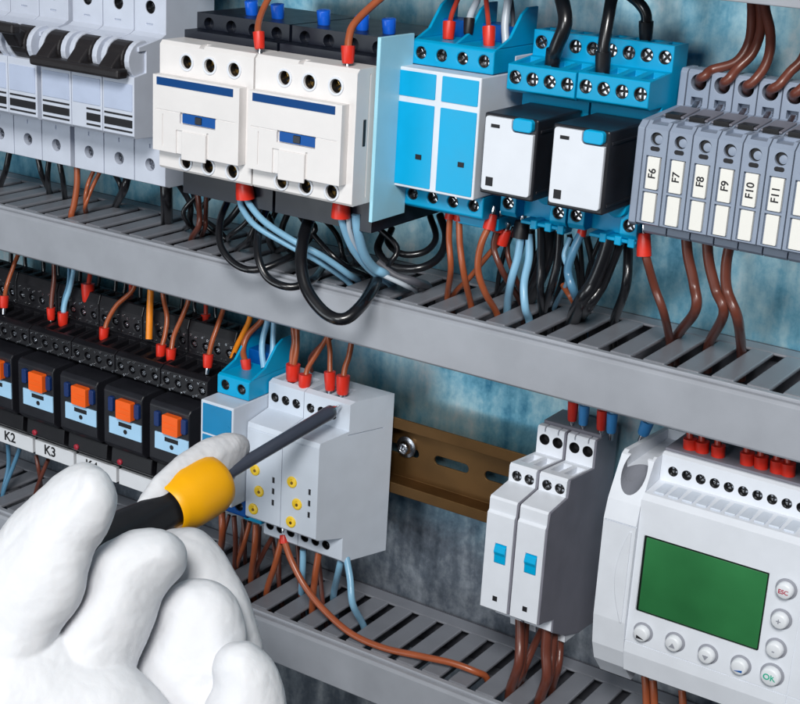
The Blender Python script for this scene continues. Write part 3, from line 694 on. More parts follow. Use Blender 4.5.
# ------------------------------------------------------------------ wires
def spline(P, n=7):
    P = [P[0]*2-P[1]]+P+[P[-1]*2-P[-2]]; out = []
    for i in range(1, len(P)-2):
        a, b, c, d = P[i-1:i+3]
        for k in range(n):
            t = k/n; out.append(.5*((2*b)+(c-a)*t+(2*a-5*b+4*c-d)*t*t+(3*b-a-3*c+d)*t**3))
    out.append(P[-2].copy()); return out
def pt(p):
    u, v, y = p
    if y == 'a': return atz(u, v, -231.5)
    if y == 'b': return atz(u, v, -444)
    return at(u, v, y)
def wire(label, colour, px, pts, fer=None, grp=None, end=None, cat='wire', strands=0):
    """px = thickness in modelling units; fer = (ferrule colour, length, radius)"""
    P = [pt(p) for p in pts]; px = px*.9
    if end == 'down' and pts[-1][2] in ('a', 'b'):          # drop through the nearest slot of the duct, not through a finger
        ph = -238 if pts[-1][2] == 'a' else -244
        q = P[-1]; nx = ph+17.6*round((q.x-ph)/17.6)
        sh = (nx-q.x)*(.8 if px > 2.9 else 1); q.x += sh; q.y = max(-60, min(-18, q.y))
        if len(P) > 2: P[-2].x += sh*.5
    if end == 'down': P.append(P[-1]+(P[-1]-P[-2]).normalized()*3+Vector((0, 4, -14)))
    if end == 'up': P.append(P[-1]+Vector((0, 0, 14)))
    base = P[0].copy()
    root = thing('wire', label, cat, base, grp)
    S_ = spline([p-base for p in P])
    mb = MB(); mb.tube(S_, px, 12)
    build('insulation', mb, colour, root, bevel=0, smooth=True, ang=60)
    if fer:
        fc, fl, fr = fer; d = (P[0]-P[1]).normalized()
        d = (d*.4+Vector((0, .12, -1 if P[0].z < P[1].z else 1))*.6).normalized()
        a = Vector((0, 0, 0))-d*fl*.35; b = d*fl*.65
        f = MB(); f.tube([a, a+d*fl*.3, b-d*.8, b], [fr*1.1, fr*1.08, fr*.95, fr*.84], 14)
        o = build('ferrule', f, fc, root, bevel=0, smooth=True, ang=50)
        g = MB(); g.cyl(b-d*.5, b+d*4.2, fr*.48, n=10); build('pin', g, 'steel', o, bevel=.1, smooth=True)
    return root
R_ = 'red ferrule'
W = wire
# --- above the upper row
W('orange-brown wire rising from the top of the left white contactor', 'copper wire', 1.9, [(259, 38, -108), (258, 27, -104), (262, 12, -96), (272, -8, -86), (290, -40, -70)], (R_, 8.5, 2.7))
W('orange-brown wire curving right from the top of the right white contactor', 'copper wire', 2.1, [(348, 52, -108), (349, 38, -105), (354, 24, -100), (374, 4, -88), (410, -25, -70)], (R_, 8.5, 3.1))
W('red wire at the left screw of the wide blue module', 'red wire', 1.4, [(449, 28, -56), (452, 14, -50), (459, -4, -44), (468, -30, -40)], (R_, 9, 3.0))
W('grey wire with a black ferrule in the wide blue module', 'pale grey wire', 2.0, [(469, 24, -54), (471, 14, -50), (478, -2, -44), (486, -30, -40)], ('black ferrule', 8, 2.6))
W('red wire at the right screw of the wide blue module', 'red wire', 1.4, [(489, 34, -58), (488, 18, -50), (486, -2, -44), (485, -30, -40)], (R_, 10, 3.0))
W('pale grey wire standing at the right end of the wide blue module', 'pale grey wire', 2.2, [(506, 44, -50), (505, 25, -48), (508, -2, -44), (509, -30, -40)])
W('thin dark grey wire beside the pale grey one at the blue module', 'duct inside', 1.3, [(512, 40, -44), (513, 18, -40), (511, -2, -34), (509, -30, -30)])
W('thick black cable bending down into the left blue socket', 'black wire', 4.0, [(553, 58, -56), (557, 46, -58), (565, 24, -58), (563, 4, -54), (556, -20, -46)], ('black ferrule', 12, 3.6))
W('black cable going straight up from the right blue socket', 'black wire', 3.3, [(603, 62, -57), (604, 44, -57), (608, 20, -54), (612, -4, -48), (616, -30, -40)], ('black ferrule', 14, 3.5))
W('black cable arching over to the rear tier of the right blue socket', 'black wire', 3.0, [(646, 28, -33), (646, 14, -34), (638, 2, -34), (622, -10, -30)], ('black ferrule', 9, 3.3))
FB = [('F6', (703, 89), [(705, 76), (712, 70), (736, 62), (749, 42), (752, 15), (751, -12)]),
      ('F7', (727, 93), [(729, 79), (738, 68), (752, 54), (760, 34), (761, 15), (758, -12)]),
      ('F8', (750, 96), [(753, 82), (764, 68), (770, 50), (770, 30), (765, 8), (764, -12)]),
      ('F9', (774, 100), [(779, 85), (790, 72), (803, 58), (812, 30), (815, 5)]),
      ('F10', (797, 105), [(800, 90), (812, 78), (822, 60), (826, 30)])]
for n, a, q in FB:
    W('brown wire curving up out of the hole of terminal %s' % n, 'brown wire', 2.6, [(a[0]-2, a[1]-4, -27), (a[0]-3, a[1]-10, -38)]+[(u, v, -40+4*i) for i, (u, v) in enumerate(q)], grp='brown wires of the grey terminals')
# --- between the upper row and the middle duct
W('black wire at the left frame edge, dropping below the breakers', 'black wire', 2.2, [(10, 150, -45), (8, 170, -45), (4, 190, 'a')], end='down')
for i, (a, b, nm) in enumerate((((38, 158), (46, 194), 'first'), ((49, 160), (56, 197), 'second'), ((59, 160), (62, 200), 'third'))):
    W('black wire dropping from the left breaker, %s of three side by side' % nm, 'black wire', 2.0, [(a[0], a[1], -46), (a[0]+2, a[1]+18, -44), (b[0], b[1], 'a')], end='down')
W('orange-brown wire dropping straight between the two breakers', 'copper wire', 2.2, [(77, 160, -52), (77, 185, -54), (76, 205, -56), (75, 219, 'a')], end='down')
W('coppery wire slanting down below the breakers, upper of a pair', 'copper wire', 1.4, [(101, 170, -46), (92, 188, -50), (84, 205, -55), (83, 214, 'a')], end='down')
W('coppery wire slanting down below the breakers, lower of a pair', 'copper wire', 1.4, [(95, 168, -48), (88, 184, -52), (82, 198, -55), (80, 213, 'a')], end='down')
W('black wire under the middle of the right breaker', 'black wire', 2.8, [(128, 175, -46), (126, 190, -46), (122, 208, 'a')], end='down')
W('thick black cable under the right end of the breakers', 'black wire', 4.2, [(166, 180, -50), (165, 200, -48), (164, 224, 'a')], end='down')
W('dark brown wire hanging under the left contactor toward the duct', 'brown wire', 2.0, [(196, 184, -50), (199, 205, -52), (197, 225, -56), (187, 240, 'a')], end='down')
W('second brown wire under the left contactor, thinner and further right', 'brown wire', 1.6, [(206, 188, -44), (206, 210, -46), (201, 226, -50), (194, 236, 'a')], end='down')
W('pale blue wire swinging right from the left contactor, upper of two', 'blue wire', 2.0, [(245, 193, -100), (250, 205, -98), (265, 222, -94), (292, 240, -86), (322, 256, -78), (352, 275, -66), (366, 284, 'a')], (R_, 9, 4.6), end='down')
W('pale blue wire swinging right from the left contactor, lower of two', 'blue wire', 1.8, [(240, 195, -99), (242, 208, -97), (256, 226, -92), (286, 244, -84), (318, 262, -74), (346, 284, 'a')], end='down')
W('pale blue wire under the red ferrule of the right contactor, left of three', 'blue wire', 2.0, [(341, 212, -100), (343, 226, -98), (352, 248, -90), (366, 266, -78), (384, 279, -66), (398, 288, 'a')], (R_, 8, 4.6), end='down')
W('white-blue wire under the right contactor, middle of three', 'pale grey wire', 1.5, [(348, 214, -98), (350, 232, -95), (358, 252, -86), (374, 270, -74), (400, 284, -64), (409, 291, 'a')], end='down')
W('thick pale blue wire under the right contactor, right of three', 'blue wire', 2.8, [(356, 214, -96), (358, 232, -94), (364, 254, -86), (374, 268, -76), (392, 276, -68), (408, 288, 'a')], end='down')
W('black cable looping out over the duct, leftmost of the three loops', 'black wire', 2.2, [(228, 200, -70), (220, 222, -84), (221, 246, -92), (235, 264, -94), (255, 270, -92), (280, 262, -82), (300, 250, -66)])
W('black cable looping out over the duct, middle of the three loops', 'black wire', 2.4, [(268, 205, -72), (259, 230, -88), (258, 256, -98), (268, 278, -100), (290, 287, -98), (312, 280, -86), (322, 268, -60)])
W('thick black cable hanging in the lowest loop over the duct cover', 'black wire', 3.6, [(312, 212, -74), (304, 236, -92), (301, 262, -104), (307, 290, -110), (325, 313, -112), (344, 319, -110), (361, 306, -100), (374, 286, -78), (378, 274, -56)])
W('thin black wire crossing behind the pale blue wires to the duct', 'black wire', 1.7, [(300, 216, -66), (318, 240, -70), (345, 264, -68), (375, 280, 'a')], end='down')
W('black wire fanning down under the left contactor, inside the first loop', 'black wire', 1.8, [(262, 200, -60), (256, 222, -64), (248, 240, -64), (236, 252, 'a')], end='down')
W('black wire bending low behind the middle loop', 'black wire', 2.0, [(290, 208, -60), (282, 232, -66), (296, 250, -68), (318, 268, 'a')], end='down')
W('black wire under the gap between the contactors, farthest back', 'black wire', 2.2, [(248, 195, -40), (230, 220, -40), (212, 236, 'a')], end='down')
W('glossy dark cable coiling under the pale cyan plate, outer coil', 'black wire', 2.4, [(384, 232, -54), (378, 250, -62), (392, 266, -64), (420, 268, -60), (440, 256, -48), (446, 236, -34), (440, 215, -26)])
W('glossy dark cable coiling under the pale cyan plate, inner coil', 'black wire', 2.0, [(392, 228, -44), (388, 242, -52), (402, 254, -54), (424, 252, -48), (436, 238, -36), (430, 216, -26)])
W('grey-black cable lying on the duct below the pale cyan plate', 'duct inside', 2.6, [(378, 262, -66), (396, 276, -64), (416, 282, -56), (426, 288, 'a')], end='down')
# below wide blue module
W('copper wire below the wide blue module, first from the left', 'copper wire', 1.8, [(450, 215, -58), (449, 240, -58), (445, 268, -58), (436, 296, 'a')], (R_, 6, 2.4), end='down')
W('copper wire below the wide blue module, second from the left', 'copper wire', 1.9, [(459, 217, -58), (460, 245, -60), (460, 275, -60), (463, 305, 'a')], (R_, 6, 2.4), end='down')
W('copper wire below the wide blue module, third and strongly bowed left', 'copper wire', 2.0, [(490, 224, -62), (481, 245, -66), (478, 270, -66), (481, 292, -62), (489, 313, 'a')], (R_, 8, 3.0), end='down')
W('brown wire crossing behind the bowed one below the blue module', 'brown wire', 1.8, [(498, 227, -54), (494, 248, -54), (498, 272, -52), (511, 302, 'a')], (R_, 7, 2.8), end='down')
W('copper wire slanting left from the lower red ferrule at the blue module', 'copper wire', 1.6, [(503, 239, -50), (489, 254, -48), (465, 276, -46), (443, 294, 'a')], (R_, 8, 3.1), end='down')
W('dark brown wire just left of the two pale blue ones', 'brown wire', 1.5, [(508, 232, -40), (508, 256, -42), (512, 280, -44), (518, 300, 'a')], end='down')
W('pale blue wire under the first relay, left of two', 'blue wire', 2.3, [(521, 232, -50), (518, 256, -52), (518, 284, -52), (521, 314, 'a')], ('black ferrule', 9, 4.2), end='down')
W('pale blue wire under the first relay, right of two', 'blue wire', 2.3, [(529, 234, -48), (529, 258, -50), (524, 284, -52), (519, 306, -54), (517, 318, 'a')], end='down')
W('wide black cable under the first relay', 'black wire', 4.4, [(548, 228, -48), (548, 252, -44), (544, 280, -40), (538, 306, 'a')], end='down')
W('black wire close beside the wide cable under the first relay', 'black wire', 2.2, [(541, 226, -52), (541, 262, -50), (534, 290, -50), (530, 312, 'a')], end='down')
W('black wire left of the curved blue pair under the relays', 'black wire', 2.4, [(560, 232, -48), (558, 260, -48), (558, 290, -48), (556, 318, 'a')], end='down')
W('short copper wire entering the duct below the blue sockets', 'copper wire', 1.8, [(563, 285, -40), (565, 298, -44), (567, 314, 'a')], end='down')
W('grey-blue wire curving down under the second relay', 'dark blue wire', 2.4, [(582, 232, -58), (573, 252, -62), (568, 272, -62), (570, 292, -60), (576, 314, 'a')], (R_, 6, 2.2), end='down')
W('slim pale blue wire behind the curved grey-blue one', 'blue wire', 1.4, [(570, 238, -46), (564, 256, -50), (562, 276, -50), (564, 296, 'a')], end='down')
W('very thick black cable slanting down under the second relay, left one', 'black wire', 4.2, [(610, 238, -58), (604, 258, -58), (594, 282, -58), (587, 302, -58), (583, 326, 'a')], end='down')
W('very thick black cable slanting down under the second relay, right one', 'black wire', 3.4, [(619, 242, -54), (611, 262, -54), (601, 286, -54), (594, 306, -56), (590, 322, 'a')], end='down')
W('single black wire standing straight before the bright steel plate', 'black wire', 2.7, [(628, 238, -48), (628, 262, -46), (627, 290, -46), (625, 320, 'a')], end='down')
W('brown wire with a red ferrule at the right end of the blue sockets', 'brown wire', 2.3, [(644, 248, -58), (648, 264, -58), (655, 288, -54), (656, 312, -52), (654, 338, 'a')], (R_, 11, 3.3), end='down')
for nm, q in (('F6', [(686, 234), (688, 256), (694, 284), (703, 312), (709, 330)]), ('F7', [(707, 238), (709, 262), (716, 290), (716, 312), (711, 332)]), ('F8', [(730, 243), (726, 266), (727, 290), (732, 318), (741, 344)])):
    W('brown wire hanging from the underside of terminal %s' % nm, 'brown wire', 2.8, [(u, v, -56) for u, v in q[:-1]]+[(q[-1][0], q[-1][1], 'a')], end='down')
# --- from the middle duct down to the lower row
def low(label, c, r, pts, fer=(R_, 8, 2.9), y=-62, yu=-40):
    n = len(pts); P = [(u, v, y+(yu-y)*i/(n-1)) for i, (u, v) in enumerate(pts)]
    return W(label, c, r, P, fer, end='up')
low('copper wire into the black relays at the left frame edge', 'copper wire', 1.6, [(4, 300), (7, 285), (14, 265), (19, 250)], y=-58)
low('brown wire into the black relays, left of the blue one', 'brown wire', 1.7, [(51, 312), (52, 296), (54, 280), (54, 262)], y=-48, fer=(R_, 8, 2.6))
low('pale blue wire into the black relays', 'blue wire', 1.9, [(63, 317), (65, 303), (70, 288), (74, 268)], y=-48, fer=(R_, 9, 3.2))
low('pair mate of the pale blue wire, thinner and behind it', 'dark blue wire', 1.2, [(62, 310), (64, 298), (68, 284), (69, 266)], y=-44, fer=None)
low('short red-sleeved wire high on the black relays', 'red wire', 1.8, [(88, 290), (89, 282), (90, 276), (90, 270)], y=-36, yu=-30, fer=(R_, 12, 4.0))
low('copper wire bending right above relay K4', 'copper wire', 1.7, [(104, 332), (108, 320), (117, 305), (134, 288)], y=-50)
low('dark red sleeve deep behind the bent copper wire', 'red wire', 1.6, [(131, 302), (131, 294), (131, 288), (131, 280)], y=-26, yu=-22, fer=(R_, 6, 2.6))
low('thick orange marker wire standing stiff above relay K5', 'orange wire', 2.4, [(149, 339), (149.5, 322), (150, 306), (151, 288)], y=-46, fer=None)
low('copper wire above the fifth orange lever, left of a pair', 'copper wire', 1.7, [(161, 349), (165, 335), (167, 317), (163, 294)], y=-52)
low('copper wire above the fifth orange lever, right of a pair', 'copper wire', 1.7, [(171, 353), (174, 336), (183, 315), (189, 298)], y=-52)
low('copper wire ending left of the small blue module', 'copper wire', 1.7, [(208, 359), (212, 342), (218, 325), (224, 306)], y=-58)
low('dark red sleeve far back above the last black relay', 'red wire', 1.6, [(206, 318), (206, 311), (206, 305), (206, 296)], y=-26, yu=-22, fer=(R_, 7, 2.8))
low('orange wire slanting behind the small blue terminal', 'orange wire', 1.9, [(231, 362), (236, 348), (243, 334), (250, 318)], y=-38, fer=None)
low('coppery wire curving into the small blue terminal', 'copper wire', 2.0, [(246, 364), (243, 350), (248, 335), (263, 318)], y=-54, fer=(R_, 8, 2.8))
low('grey-blue wire into the small blue terminal, left of two', 'blue wire', 2.0, [(264, 368), (262, 352), (263, 338), (268, 318)], y=-50, fer=None)
low('grey-blue wire into the small blue terminal, right of two', 'blue wire', 1.8, [(266, 368), (272, 354), (273, 338), (274, 318)], y=-49, fer=None)
low('copper wire into the first terminal of the yellow-dial module', 'copper wire', 1.9, [(293, 370), (296, 354), (297, 342), (297, 326)], y=-46, fer=(R_, 10, 3.9))
low('second copper wire sharing the first ferrule of the yellow-dial module', 'copper wire', 1.6, [(291, 370), (292, 354), (294, 342), (293, 326)], y=-46, fer=None)
low('copper wire leaning right from the second terminal of the yellow-dial module', 'copper wire', 1.7, [(305, 379), (308, 368), (318, 352), (328, 334)], y=-48, fer=(R_, 8, 3.6))
low('copper wire into the third terminal of the yellow-dial module', 'copper wire', 1.7, [(330, 378), (330, 364), (330, 350), (328, 334)], y=-48, fer=(R_, 11, 3.1))
low('copper wire into the rightmost terminal of the yellow-dial module', 'copper wire', 1.9, [(343, 382), (345, 368), (349, 356), (352, 338)], y=-48, fer=(R_, 11, 3.6))
low('thin dark wire crossing the first copper pair at the dial module', 'brown wire', 1.3, [(312, 372), (310, 358), (322, 344), (334, 334)], y=-34, fer=None)
for nm, u, v, c in (('left slim module, red sleeve', 573, 408, R_), ('left slim module, blue sleeve', 584, 412, 'blue ferrule'), ('right slim module, red sleeve', 602, 417, R_), ('right slim module, blue sleeve', 612, 420, 'blue ferrule')):
    low('wire in the top of the '+nm, 'red wire' if c == R_ else 'blue wire', 1.8, [(u, v), (u+1, v-10), (u+1, v-20)], y=-22, yu=-20, fer=(c, 11, 2.7))
low('pale blue wire behind the scoop of the white controller', 'blue wire', 2.6, [(646, 426), (652, 420), (660, 412)], y=-20, yu=-18, fer=('blue ferrule', 8, 3.2))
PU = [(690, 449, 'first'), (702, 452, 'second'), (718, 456, 'third'), (747, 463, 'fourth'), (761, 467, 'fifth'), (777, 471, 'sixth'), (788, 474, 'seventh')]
for u, v, nm in PU:
    low('red-sleeved wire in the top of the white controller, %s from the left' % nm, 'red wire', 1.9, [(u, v), (u, v-12), (u, v-24)], y=-50, yu=-48, fer=(R_, 16, 3.2))
# --- below the lower row
W('grey-blue wire below tag K2', 'dark blue wire', 1.7, [(20, 448, -46), (15, 470, -48), (8, 498, 'b')], end='down')
W('grey-blue wire at the left frame edge under the black relays', 'dark blue wire', 1.7, [(8, 444, -46), (6, 466, -46), (-2, 494, 'b')], end='down')
W('reddish wire below tag K3, left of two', 'brown wire', 1.6, [(36, 455, -46), (40, 474, -46), (43, 494, 'b')], end='down')
W('reddish wire below tag K3, right of two', 'brown wire', 1.6, [(48, 460, -46), (46, 478, -46), (44, 500, 'b')], end='down')
W('copper wire below the small blue module, nearest the yellow collar', 'copper wire', 2.4, [(222, 512, -56), (220, 535, -56), (216, 556, 'b')], end='down')
W('copper wire below the small blue module, second from the collar', 'brown wire', 1.8, [(234, 516, -52), (231, 540, -52), (226, 566, 'b')], end='down')
W('copper wire slanting left below the small blue module', 'copper wire', 1.7, [(250, 522, -48), (240, 545, -50), (230, 566, 'b')], end='down')
W('copper wire below the yellow-dial module, beside the glove', 'copper wire', 2.2, [(256, 524, -52), (251, 548, -54), (244, 578, 'b')], end='down')
W('thin brown wire behind the module above the glove', 'brown wire', 1.5, [(243, 519, -36), (240, 540, -38), (236, 560, 'b')], end='down')
W('brown wire dropping under the first lower screws of the dial module', 'brown wire', 1.7, [(273, 536, -44), (268, 556, -44), (262, 584, 'b')], end='down')
W('reddish-brown wire below the dial module, left of the long one', 'copper wire', 2.1, [(282, 538, -52), (279, 566, -54), (274, 596, 'b')], end='down')
W('long brown wire sagging from the dial module along the bottom duct', 'copper wire', 2.2, [(284, 540, -54), (292, 562, -58), (306, 588, -60), (326, 612, -62), (352, 634, -64), (384, 648, -64), (420, 656, -62), (452, 663, -58), (474, 671, -54), (484, 677, 'b')], (R_, 5, 2.6), end='down')
W('pale blue wire behind the copper one under the dial module', 'blue wire', 2.2, [(303, 550, -44), (305, 572, -44), (306, 596, 'b')], end='down')
W('copper wire straight under the middle of the dial module', 'copper wire', 2.3, [(319, 552, -50), (317, 578, -52), (316, 612, 'b')], end='down')
W('pale blue wire of the forked pair, short left leg', 'blue wire', 2.3, [(343, 550, -46), (337, 570, -46), (330, 596, 'b')], end='down')
W('pale blue wire of the forked pair, long right leg', 'blue wire', 2.3, [(345, 550, -48), (350, 578, -54), (358, 606, -58), (374, 630, 'b')], end='down')
W('brown wire below the left slim module, leftmost', 'brown wire', 3.0, [(520, 616, -52), (520, 640, -56), (516, 664, -60), (505, 690, 'b')], end='down')
W('brown wire below the slim modules, bowed left', 'brown wire', 2.5, [(526, 618, -48), (524, 645, -52), (516, 672, -56), (507, 684, 'b')], end='down')
W('brown wire slanting left behind the others below the slim modules', 'brown wire', 2.4, [(543, 628, -44), (532, 650, -44), (520, 670, -48), (514, 680, 'b')], end='down')
W('brown wire below the right slim module, thick and vertical', 'brown wire', 3.2, [(548, 622, -54), (546, 650, -56), (543, 676, -58), (532, 698, 'b')], end='down')
W('brown wire below the right slim module, second from the right', 'brown wire', 2.6, [(555, 628, -46), (552, 655, -50), (548, 680, -56), (538, 702, 'b')], end='down')
W('brown wire below the right slim module, nearest the controller', 'brown wire', 2.4, [(560, 626, -38), (560, 648, -40), (558, 668, -44), (552, 690, 'b')], end='down')
for nm, u, v in (('first', 645, 676), ('second', 653, 680), ('third', 682, 690)):
    W('orange-brown wire under the white controller, %s from the left' % nm, 'copper wire', 2.3, [(u, v, -40), (u+1, v+14, -42), (u+2, v+40, -44)])
W('black wire left of the thick cable under the breakers', 'black wire', 1.8, [(114, 172, -40), (116, 188, -40), (112, 204, 'a')], end='down')

rnd = random.Random(5)
for i in range(15):
    u = 176+i*14.5+rnd.uniform(-5, 5); v0 = 178+(u-160)*.22; y0 = rnd.uniform(-62, -30); m = u+rnd.uniform(-22, 22); e = u+rnd.uniform(-30, 34)
    ve = 226+(e-160)*.235
    W('thin black wire in the dark tangle under the white contactors', 'black wire', rnd.uniform(1.3, 2.3), [(u, v0, y0), (m, v0+22, y0-10*rnd.random()), ((m+e)/2+rnd.uniform(-8, 8), (v0+22+ve)/2+4, y0-4), (e, ve, 'a')], grp='tangled black wires under the contactors', end='down')
for i in range(9):
    u = 512+i*11+rnd.uniform(-3, 3); v0 = 226+(u-500)*.12; e = u+rnd.uniform(-14, 8)
    W('thin dark wire at the back under the blue sockets', 'black wire', rnd.uniform(1.2, 2.0), [(u, v0, -32), ((u+e)/2+rnd.uniform(-6, 6), v0+34, -30), (e, 294+(e-500)*.24, 'a')], grp='dark wires at the back under the blue sockets', end='down')
for i in range(14):
    u = 8+i*16+rnd.uniform(-5, 5)
    low('thin dark wire half hidden between the middle duct and the black relays', 'black wire', rnd.uniform(1.1, 1.8), [(u-rnd.uniform(-6, 10), 296+u*.26+rnd.uniform(-4, 3)), (u+rnd.uniform(-5, 5), 280+u*.26), (u+rnd.uniform(-4, 8), 258+u*.26)], fer=None, y=-32, yu=-24)['group'] = 'dark wires behind the black relays'
for i in range(8):
    u = 232+i*12.5+rnd.uniform(-3, 3); v0 = 516+(u-232)*.36; e = u+rnd.uniform(-14, 4)
    W('brown wire deep in the shade between the lower modules and the bottom duct', 'brown wire', rnd.uniform(1.3, 1.8), [(u, v0, -30), ((u+e)/2, v0+24, -32), (e, 566+(e-232)*.42, 'b')], grp='brown wires deep under the lower modules', end='down')
# ------------------------------------------------------------------ screwdriver
T0 = at(334, 410, -60); T1 = atd(213, 482, 778)
ax = (T1-T0).normalized(); Ls = (T1-T0).length
def rev(prof, n=36, lobes=0, amp=0):      # prof: (distance from tip along the axis, radius)
    mb = MB(); e1 = ax.orthogonal().normalized(); e2 = ax.cross(e1); vs = []; fs = []
    for d, r in prof:
        for k in range(n):
            a = 2*math.pi*k/n; rr = r*(1+amp*math.cos(lobes*a)); vs.append(ax*d+(e1*math.cos(a)+e2*math.sin(a))*rr)
    m = len(prof)
    for i in range(m-1):
        for k in range(n): fs.append((i*n+k, i*n+(k+1) % n, (i+1)*n+(k+1) % n, (i+1)*n+k))
    fs.append(tuple(range(n))[::-1]); fs.append(tuple(range((m-1)*n, m*n)))
    return mb.add(vs, fs)
sd = thing('screwdriver', 'insulated screwdriver with a black shaft, yellow collar and black grip, held by the glove', 'screwdriver', T0)
build('blade_tip', rev([(-5, 1.3), (-2, 1.7), (0, 2.7), (3, 2.9), (8, 2.9)], 20), 'steel', sd, bevel=.1, smooth=True)
build('shaft', rev([(1.8, 3.2), (2.4, 3.9), (6, 4.1), (14, 3.9), (60, 3.6), (Ls+6, 3.5)], 28), 'shaft black', sd, bevel=0, smooth=True, ang=50)
build('collar', rev([(Ls-3.6, 3.7), (Ls-3.8, 8), (Ls-3, 12.4), (Ls-1, 14.6), (Ls+3, 15.9), (Ls+8, 16.3), (Ls+20, 16.1), (Ls+25, 15), (Ls+30, 13.4), (Ls+33.5, 12.7), (Ls+34, 12.), (Ls+33, 11.4), (Ls+26, 10.9)], 48), 'collar yellow', sd, bevel=0, smooth=True, ang=60)
build('grip', rev([(Ls+24, 9.6), (Ls+30, 10.4), (Ls+38, 10.0), (Ls+48, 10.6), (Ls+60, 12.2), (Ls+72, 13.4), (Ls+90, 13.8), (Ls+102, 12.6), (Ls+108, 8)], 60, 6, .03), 'handle black', sd, bevel=0, smooth=True, ang=70)
# ------------------------------------------------------------------ gloved hand
def lobe(mb, poly, depth, H, R, back=1.25, step=2.4, off=-22):
    """rounded fleshy form: outline in view angles, its own distance, thickness H in front and back*H behind"""
    sm = []; n = len(poly)                                   # smooth the outline
    for i in range(n):
        A, B, C2, D2 = [Vector(poly[(i+k) % n]) for k in (-1, 0, 1, 2)]
        for k in range(4):
            t = k/4; sm.append(.5*((2*B)+(C2-A)*t+(2*A-5*B+4*C2-D2)*t*t+(3*B-A-3*C2+D2)*t**3))
    E = [(sm[i], sm[(i+1) % len(sm)]) for i in range(len(sm))]
    def dist(p):
        best = 1e9; q = None; ins = False
        for a, b in E:
            ab = b-a; t = max(0, min(1, (p-a).dot(ab)/max(ab.length_squared, 1e-9))); c = a+ab*t; d = (p-c).length_squared
            if d < best: best = d; q = c
            if (a.y > p.y) != (b.y > p.y) and p.x < (b.x-a.x)*(p.y-a.y)/(b.y-a.y)+a.x: ins = not ins
        return (best**.5 if ins else -best**.5), q
    x0 = min(p.x for p in sm)-step; x1 = max(p.x for p in sm)+step; y0 = min(p.y for p in sm)-step; y1 = max(p.y for p in sm)+step
    nx = int((x1-x0)/step)+2; ny = int((y1-y0)/step)+2; G = {}
    for i in range(nx):
        for j in range(ny):
            p = Vector((x0+i*step, y0+j*step)); G[i, j] = (p,)+dist(p)
    cells = [(i, j) for i in range(nx-1) for j in range(ny-1) if any(G[i+a, j+b][1] > 0 for a in (0, 1) for b in (0, 1))]
    idx = {}; vs = []; fs = []; edges = {}
    def vid(i, j):
        if (i, j) not in idx:
            p, d, q = G[i, j]
            if d <= 0: p, d = q, 0
            dd = (depth(p.x, p.y) if callable(depth) else depth)+off
            h = H*math.sqrt(max(0, 1-(1-min(d/R, 1))**2))+.3
            idx[i, j] = len(vs); vs.append(atd(p.x, p.y, dd-h)); vs.append(atd(p.x, p.y, dd+h*back))
        return idx[i, j]
    for i, j in cells:
        q = [vid(i, j), vid(i+1, j), vid(i+1, j+1), vid(i, j+1)]
        fs.append(tuple(q)); fs.append(tuple(x+1 for x in reversed(q)))
        for a, b in zip(q, q[1:]+q[:1]):
            if (b, a) in edges: del edges[b, a]
            else: edges[a, b] = 1
    for a, b in edges: fs.append((b, a, a+1, b+1))
    mb.add(vs, fs)
hb = MB()
lobe(hb, [(-90, 640), (-40, 575), (-8, 540), (12, 517), (30, 500), (50, 482), (68, 469), (85, 463), (100, 467), (111, 479), (117, 497), (115, 515), (106, 535), (94, 552), (88, 570), (82, 594), (68, 618), (54, 640), (30, 700), (0, 780), (-90, 780)],
     lambda u, v: 648-.12*(u-40), 19, 50)                                                          # thumb
lobe(hb, [(90, 562), (98, 548), (112, 538), (130, 531), (150, 529), (168, 532), (180, 541), (186, 556), (183, 571), (172, 583), (163, 596), (157, 612), (152, 630), (143, 650), (134, 672), (100, 780), (0, 780), (36, 680), (58, 636), (78, 600), (85, 580)],
     lambda u, v: 662+.1*(u-120), 17, 44)                                                          # middle finger
lobe(hb, [(148, 550), (160, 533), (180, 527), (197, 528), (212, 540), (226, 558), (240, 580), (250, 600), (258, 622), (262, 645), (264, 690), (240, 780), (130, 780), (140, 620)],
     lambda u, v: 712-.05*(u-200), 19, 50)                                                         # finger behind it
lobe(hb, [(153, 622), (158, 605), (168, 591), (181, 582), (197, 578), (214, 580), (230, 589), (240, 606), (245, 628), (243, 655), (228, 700), (200, 780), (90, 780), (122, 700), (142, 655)],
     lambda u, v: 682-.08*(v-640)*.5, 15, 40)                                                      # ring finger
lobe(hb, [(213, 668), (217, 656), (225, 647), (237, 642), (250, 642), (263, 650), (274, 664), (281, 680), (286, 704), (290, 790), (180, 790), (200, 715), (213, 686)],
     660, 16, 36)                                                                                  # little finger
lobe(hb, [(110, 580), (130, 520), (146, 488), (165, 466), (185, 450), (205, 439), (222, 433), (238, 432), (248, 438), (250, 450), (243, 464), (230, 482), (216, 498), (208, 514), (190, 545), (150, 590)],
     lambda u, v: 748+.5*(u-140), 13, 32, off=0)                                                # index finger along the shaft
lobe(hb, [(-120, 670), (-40, 620), (20, 606), (60, 626), (92, 648), (130, 664), (158, 690), (188, 735), (220, 800), (240, 900), (-120, 900)],
     lambda u, v: 657-.03*(v-700), 30, 125, 1.5)                                                    # back of the hand
ridge = bpy.data.textures.new('ridge', 'MUSGRAVE'); ridge.musgrave_type = 'RIDGED_MULTIFRACTAL'; ridge.noise_scale = 34; ridge.octaves = 1.5; ridge.noise_intensity = .8
fold = bpy.data.textures.new('fold', 'CLOUDS'); fold.noise_scale = 26; fold.noise_depth = 1
crumple = bpy.data.textures.new('crumple', 'CLOUDS'); crumple.noise_scale = 7; crumple.noise_depth = 2
me = hb.mesh('gloved_hand'); recalc(me)
